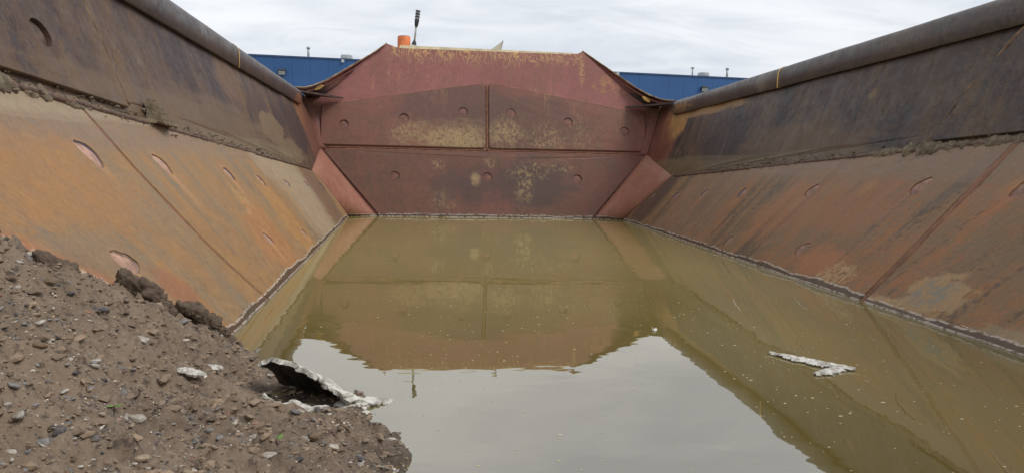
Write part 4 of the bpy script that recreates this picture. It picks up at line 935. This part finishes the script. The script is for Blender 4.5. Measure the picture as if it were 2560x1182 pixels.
# the stones one can single out: x, y on the bank, radius, kind, label
NAMED = [
    (-1.367, -8.553, 0.0092, 'grey', 1.1, 'smooth rounded blue grey stone on the mud at far left'),
    (-1.301, -8.368, 0.015, 'pale', 1.15, 'largest pale pinkish stone on the near mud right of the two round leaves'),
    (-1.343, -8.703, 0.0091, 'pale', 1.3, 'flat white stone at the bottom left corner of the mud'),
    (-1.323, -8.654, 0.0075, 'tan', 1.4, 'knobbly cream stone beside the flat white corner stone'),
    (-1.452, -7.936, 0.0142, 'pale', 1.5, 'flat pinkish white stone high on the bank below the large clod'),
    (-1.548, -7.931, 0.0145, 'dark', 1.6, 'flat tilted dark slate stone high on the left of the bank'),
    (-1.396, -8.56, 0.0061, 'tan', 1.1, 'small cream round stone above the smooth blue grey stone'),
    (-1.409, -8.484, 0.0067, 'tan', 1.6, 'long tan stone on the mud at far left above the cream round one'),
    (-1.062, -8.376, 0.0125, 'pale', 1.6, 'broad flat pale stone at the bottom edge of the picture'),
    (-0.836, -8.182, 0.0077, 'pale', 1.2, 'smooth white oval pebble at the water edge in the bottom corner'),
    (-1.178, -8.348, 0.0087, 'grey', 1.3, 'rounded grey stone low in the middle of the mud bank'),
    (-1.179, -8.208, 0.0121, 'grey', 1.1, 'angular light grey stone in the middle of the mud bank'),
    (-1.07, -7.996, 0.0156, 'pale', 1.3, 'white angular stone right below the crust slabs'),
    (-1.401, -8.015, 0.0133, 'dark', 1.1, 'dark grey chunky stone in the cluster left of the white fragments'),
    (-1.464, -8.151, 0.0097, 'pale', 1.2, 'pale split stone in the upper middle of the mud bank'),
    (-1.479, -7.558, 0.0164, 'grey', 1.5, 'tilted grey slab of stone just below the narrow clod'),
    (-1.414, -7.736, 0.0089, 'pale', 1.4, 'small bright white flat stone below the tilted grey slab'),
    (-1.015, -8.328, 0.0115, 'dark', 1.3, 'dark flat stone at the bottom edge beside the broad pale stone'),
    (-1.431, -8.495, 0.0064, 'grey', 1.2, 'grey rough stone near the left edge above the long tan stone'),
    (-0.904, -7.926, 0.0107, 'dark', 1.1, 'dark stone perched on the mud lip above the water')]
taken = []
for k, (x, y, r, kd, sx, lab) in enumerate(NAMED):
    z = float(mud_h(x, y)); rock_obj(k % 9, kd, (x, y, z+r*.18), r, rng.uniform(-.5, .5), (rng.uniform(-.2, .2), rng.uniform(-.2, .2)), sx); tag(COL.objects[-1], lab, 'stone'); taken.append((x, y, r*1.6))
KINDS = ['pale']*32+['grey']*30+['dark']*18+['tan']*20+['rust']*2
cand = []
xs = nrs.uniform(-1.85, -.45, 60000); ys = nrs.uniform(-9.2, -6.85, 60000); zs = mud_h(xs, ys)
dens = fbm(xs, ys, 2.5, 3)
for x, y, z, dn in zip(xs, ys, zs, dens):
    if z < -.012 or x < slope_x(y, z)+.006: continue
    near_edge = math.exp(-max(0, z)/.05)
    if rng.random() > .15+.75*dn+.34*near_edge: continue
    p = project(x, y, z)
    if p is None or not (-30 < p[0] < 1100 and 560 < p[1] < 1215): continue
    r = .0014*rng.random()**-.45; r = min(r, .0095)
    if any((x-a)**2+(y-b_)**2 < c_*c_ for a, b_, c_ in taken): continue
    cand.append((r/p[2], x, y, z, r))
cand.sort(reverse=True)
cand = cand[:9000]
print('stones', len(cand))
used_n = 0
for c_ in cand[:280-len(NAMED)]:
    _, x, y, z, r = c_; kd = rng.choice(KINDS); kk = rng.randrange(9)
    tag(rock_obj(kk, kd, (x, y, z+r*.3), r, rng.uniform(0, 6.28), (rng.uniform(-.4, .4), rng.uniform(-.4, .4)), rng.uniform(.9, 1.5)), LB[kd], 'stone', {'pale': 'pale stones', 'grey': 'mid grey stones', 'dark': 'dark slate stones', 'tan': 'tan stones', 'rust': 'reddish stones'}[kd]+' in the mud bank')
LOW = [rock_mesh(k+60, 1, rng.uniform(.45, .75), .35, .2) for k in range(8)]
LOWA = [(np.array([tuple(v) for v in V]), np.array(F_)) for V, F_ in LOW]
def scatter(name, items, mat_cols, label, flatten=1.0):
    VV, FF, CC = [], [], []; k = 0
    for x, y, z, r in items:
        V, F_ = LOWA[rng.randrange(8)]; a = rng.uniform(0, 6.28); ca, sa = math.cos(a), math.sin(a)
        S_ = np.array([r*rng.uniform(.8, 1.6), r, r*flatten]); v = V*S_
        tz = rng.uniform(-.5, .5); v = np.stack([v[:, 0], v[:, 1]*math.cos(tz)-v[:, 2]*math.sin(tz), v[:, 1]*math.sin(tz)+v[:, 2]*math.cos(tz)], 1)
        v = np.stack([v[:, 0]*ca-v[:, 1]*sa+x, v[:, 0]*sa+v[:, 1]*ca+y, v[:, 2]+z+r*.25], 1)
        VV.append(v); FF.append(F_+k); k += len(v); c = rng.choice(mat_cols); f_ = rng.uniform(.7, 1.15); k_ = rng.random()**2*.5; c = [(q*1.15*(1-k_)+m_*k_)*f_ for q, m_ in zip(c[:3], srgb(108, 91, 75)[:3])]; CC.append(np.tile(np.array([*c, 1.0]), (len(v), 1)))
    me = bpy.data.meshes.new(name); me.from_pydata(np.concatenate(VV).tolist(), [], np.concatenate(FF).tolist())
    at = me.color_attributes.new('col', 'FLOAT_COLOR', 'POINT'); at.data.foreach_set('color', np.concatenate(CC).ravel())
    m, n, b = new_mat(name+'_mix'); ca_ = n.new('ShaderNodeVertexColor'); ca_.layer_name = 'col'; n.put(b.inputs['Base Color'], ca_.outputs[0]); b.inputs['Roughness'].default_value = .8
    me.materials.append(m); me.update(); o = bpy.data.objects.new(name, me); COL.objects.link(o); return tag(o, label, 'gravel', kind='stuff')
GC = [srgb(188, 182, 170)]*7+[srgb(120, 120, 120)]*8+[srgb(72, 72, 74)]*6+[srgb(152, 136, 112)]*5+[srgb(150, 100, 74)]*1
scatter('gravel', [c_[1:] for c_ in cand[280-len(NAMED):6200]], GC, 'fine mixed gravel strewn over the brown mud bank')
its = []
for i in nrs.permutation(60000)[:9000]:
    x, y, z = xs[i], ys[i], zs[i]
    if z < 0 or x < slope_x(y, z)+.004: continue
    p = project(x, y, z)
    if p is None or not (-30 < p[0] < 1100 and 540 < p[1] < 1215): continue
    its.append((x, y, z, min(.016, .003*rng.random()**-.4)))
scatter('soil_crumbs', its, [srgb(124, 106, 88), srgb(102, 86, 71), srgb(136, 117, 97)], 'loose crumbs of brown soil over the mud bank', .8)

its = []
for s in (-1, 1):
    wp, wn_, sp, sn_ = G_[s]
    for i in range(1500):
        Y = rng.uniform(-8.5, -2.6); k = abs(rng.gauss(0, .5))
        if mnoise.noise(Vector((Y*2.5, s*5, 1))) < rng.uniform(-.5, .4): continue
        dz = abs(rng.gauss(0, .022))*(1.6 if -6.3 < Y < -5.4 else 1); q_ = (sp(Y, .985)*.5+wp(Y, .02)*.5)
        q_ = q_+((wp(Y, .3)-wp(Y, 0)).normalized() if rng.random() < .7 else -(sp(Y, 1)-sp(Y, .7)).normalized()*.5)*dz+(wn_(Y, .1)+sn_(Y, .9)).normalized()*.004
        its.append((q_.x, q_.y, q_.z, min(.016, .0035*rng.random()**-.35)))
scatter('mud_crumbs', its, [srgb(112, 98, 80), srgb(128, 114, 94), srgb(96, 84, 68)], 'dried mud crumbs along the foot of both side walls', .8)

# ------------------------------------------------------------------ seedlings, twigs
GREEN = flat_mat('seedling_green', srgb(104, 140, 66), .5, .15, 30); STEM = flat_mat('reddish_stem', srgb(96, 62, 52), .6)
def seedling(x, y, s, h, leaves, label):
    z = float(mud_h(x, y)); e = empty('seedling', (x, y, z)); tag(e, label, 'seedling', 'seedlings on the mud bank')
    mb = MB(); mb.tube([(x, y, z-.005), (x+.001, y, z+h*.5), (x, y, z+h)], .0012*s/.012, 6); mb.build('stem', STEM, e, True)
    for a, t in leaves:
        V = []; d = Vector((math.cos(a), math.sin(a), t)).normalized(); c = Vector((-math.sin(a), math.cos(a), 0)); up = d.cross(c)
        V = [Vector((x, y, z+h))+d*s*.05]
        for q_, w in ((.3, .35), (.65, .45), (.9, .28)):
            for sg in (-1, 0, 1): V.append(Vector((x, y, z+h))+d*s*q_+c*sg*w*s-up*(0 if sg else .05*s))
        V.append(Vector((x, y, z+h))+d*s*1.05)
        F_ = [(0, 1, 2), (0, 2, 3), (1, 4, 5, 2), (2, 5, 6, 3), (4, 7, 8, 5), (5, 8, 9, 6), (7, 10, 8), (8, 10, 9)]
        mesh('leaf', V, F_, GREEN, e, True, solid=.0006)
SEED = [
    (-1.273, -8.503, 0.011, 0.006, [(1.5, 0.5), (-1.5, 0.35)], 'tiny seedling with two round bright green leaves near the bottom left'),
    (-1.35, -8.341, 0.014, 0.012, [(0.1, 0.15), (3.1, 0.1)], 'low seedling with two long narrow leaves spread flat'),
    (-1.059, -8.302, 0.016, 0.01, [(0.8, 0.5)], 'single leafed seedling near the bottom middle of the bank'),
    (-1.409, -8.255, 0.01, 0.014, [(0.5, 0.8), (2.4, 0.9)], 'thin stemmed seedling standing higher up the bank'),
    (-1.335, -8.231, 0.01, 0.006, [(0.3, 0.3), (2.9, 0.3)], 'small yellow green sprout right of the narrow leaved seedling')]
for a in SEED: seedling(*a)
TWIG = flat_mat('dry_twig', srgb(120, 98, 72), .8)
def twig(pts, r, label, mat=TWIG):
    P_ = [(x, y, float(mud_h(x, y))+h) for x, y, h in pts]
    mb = MB(); mb.tube(P_, [r*(1-.5*i/len(P_)) for i in range(len(P_))], 6, .1, rng); tag(mb.build('twig', mat, None, True), label, 'twig')
TW = [
    ([(-0.984, -7.982, 0.015), (-0.966, -8.032, 0.006), (-0.944, -8.067, 0.004), (-0.921, -8.09, 0.002)], 0.003, 'bent dry twig on the mud below the pale crust lobe'),
    ([(-1.498, -8.324, 0.003), (-1.489, -8.313, 0.006), (-1.482, -8.305, 0.003)], 0.004, 'short dark stick on the left of the mud bank'),
    ([(-1.566, -7.851, 0.004), (-1.553, -7.793, 0.008), (-1.528, -7.803, 0.004)], 0.002, 'thin pale root strand lying below the large clod'),
    ([(-1.517, -8.182, 0.004), (-1.51, -8.138, 0.006)], 0.002, 'straw bit on the upper left of the mud bank')]
for pts, r, lab in TW: twig(pts, r, lab)
CH = (-1.004, -8.153, 0.03)
x, y, l = CH; z = float(mud_h(x, y))+.006; mb = MB(); mb.box(-l/2, l/2, -.006, .006, -.004, .005)
o = mb.build('wood_chip', flat_mat('brown_wood', srgb(104, 84, 64), .8, .2, 60), bevel=.001); o.location = (x, y, z); o.rotation_euler = (.1, .05, -.25); tag(o, 'flat brown wood chip lying on the mud near the water', 'wood chip')
# rootlets standing out of the clods
mb = MB()
for i in range(36):
    y = rng.uniform(-7.8, -6.95); z = interp(-y, [6.9, 7.09, 7.32, 7.57, 7.66, 7.79, 7.92], [0.02, .1, .2, .32, .37, .44, .48])+.02
    z -= .03; x = slope_x(y, z)+.03; d = Vector((rng.uniform(.3, .8), rng.uniform(-.8, .8), rng.uniform(.2, 1))).normalized(); l = rng.uniform(.006, .016)
    mb.tube([(x, y, z), Vector((x, y, z))+d*l*.5, Vector((x, y, z))+d*l+Vector((0, 0, -.3*l))], .0009, 4)
tag(mb.build('rootlets', flat_mat('dark_root', srgb(60, 46, 38), .9)), 'fine dark rootlets poking out along the crest of the mud', 'roots', kind='stuff')
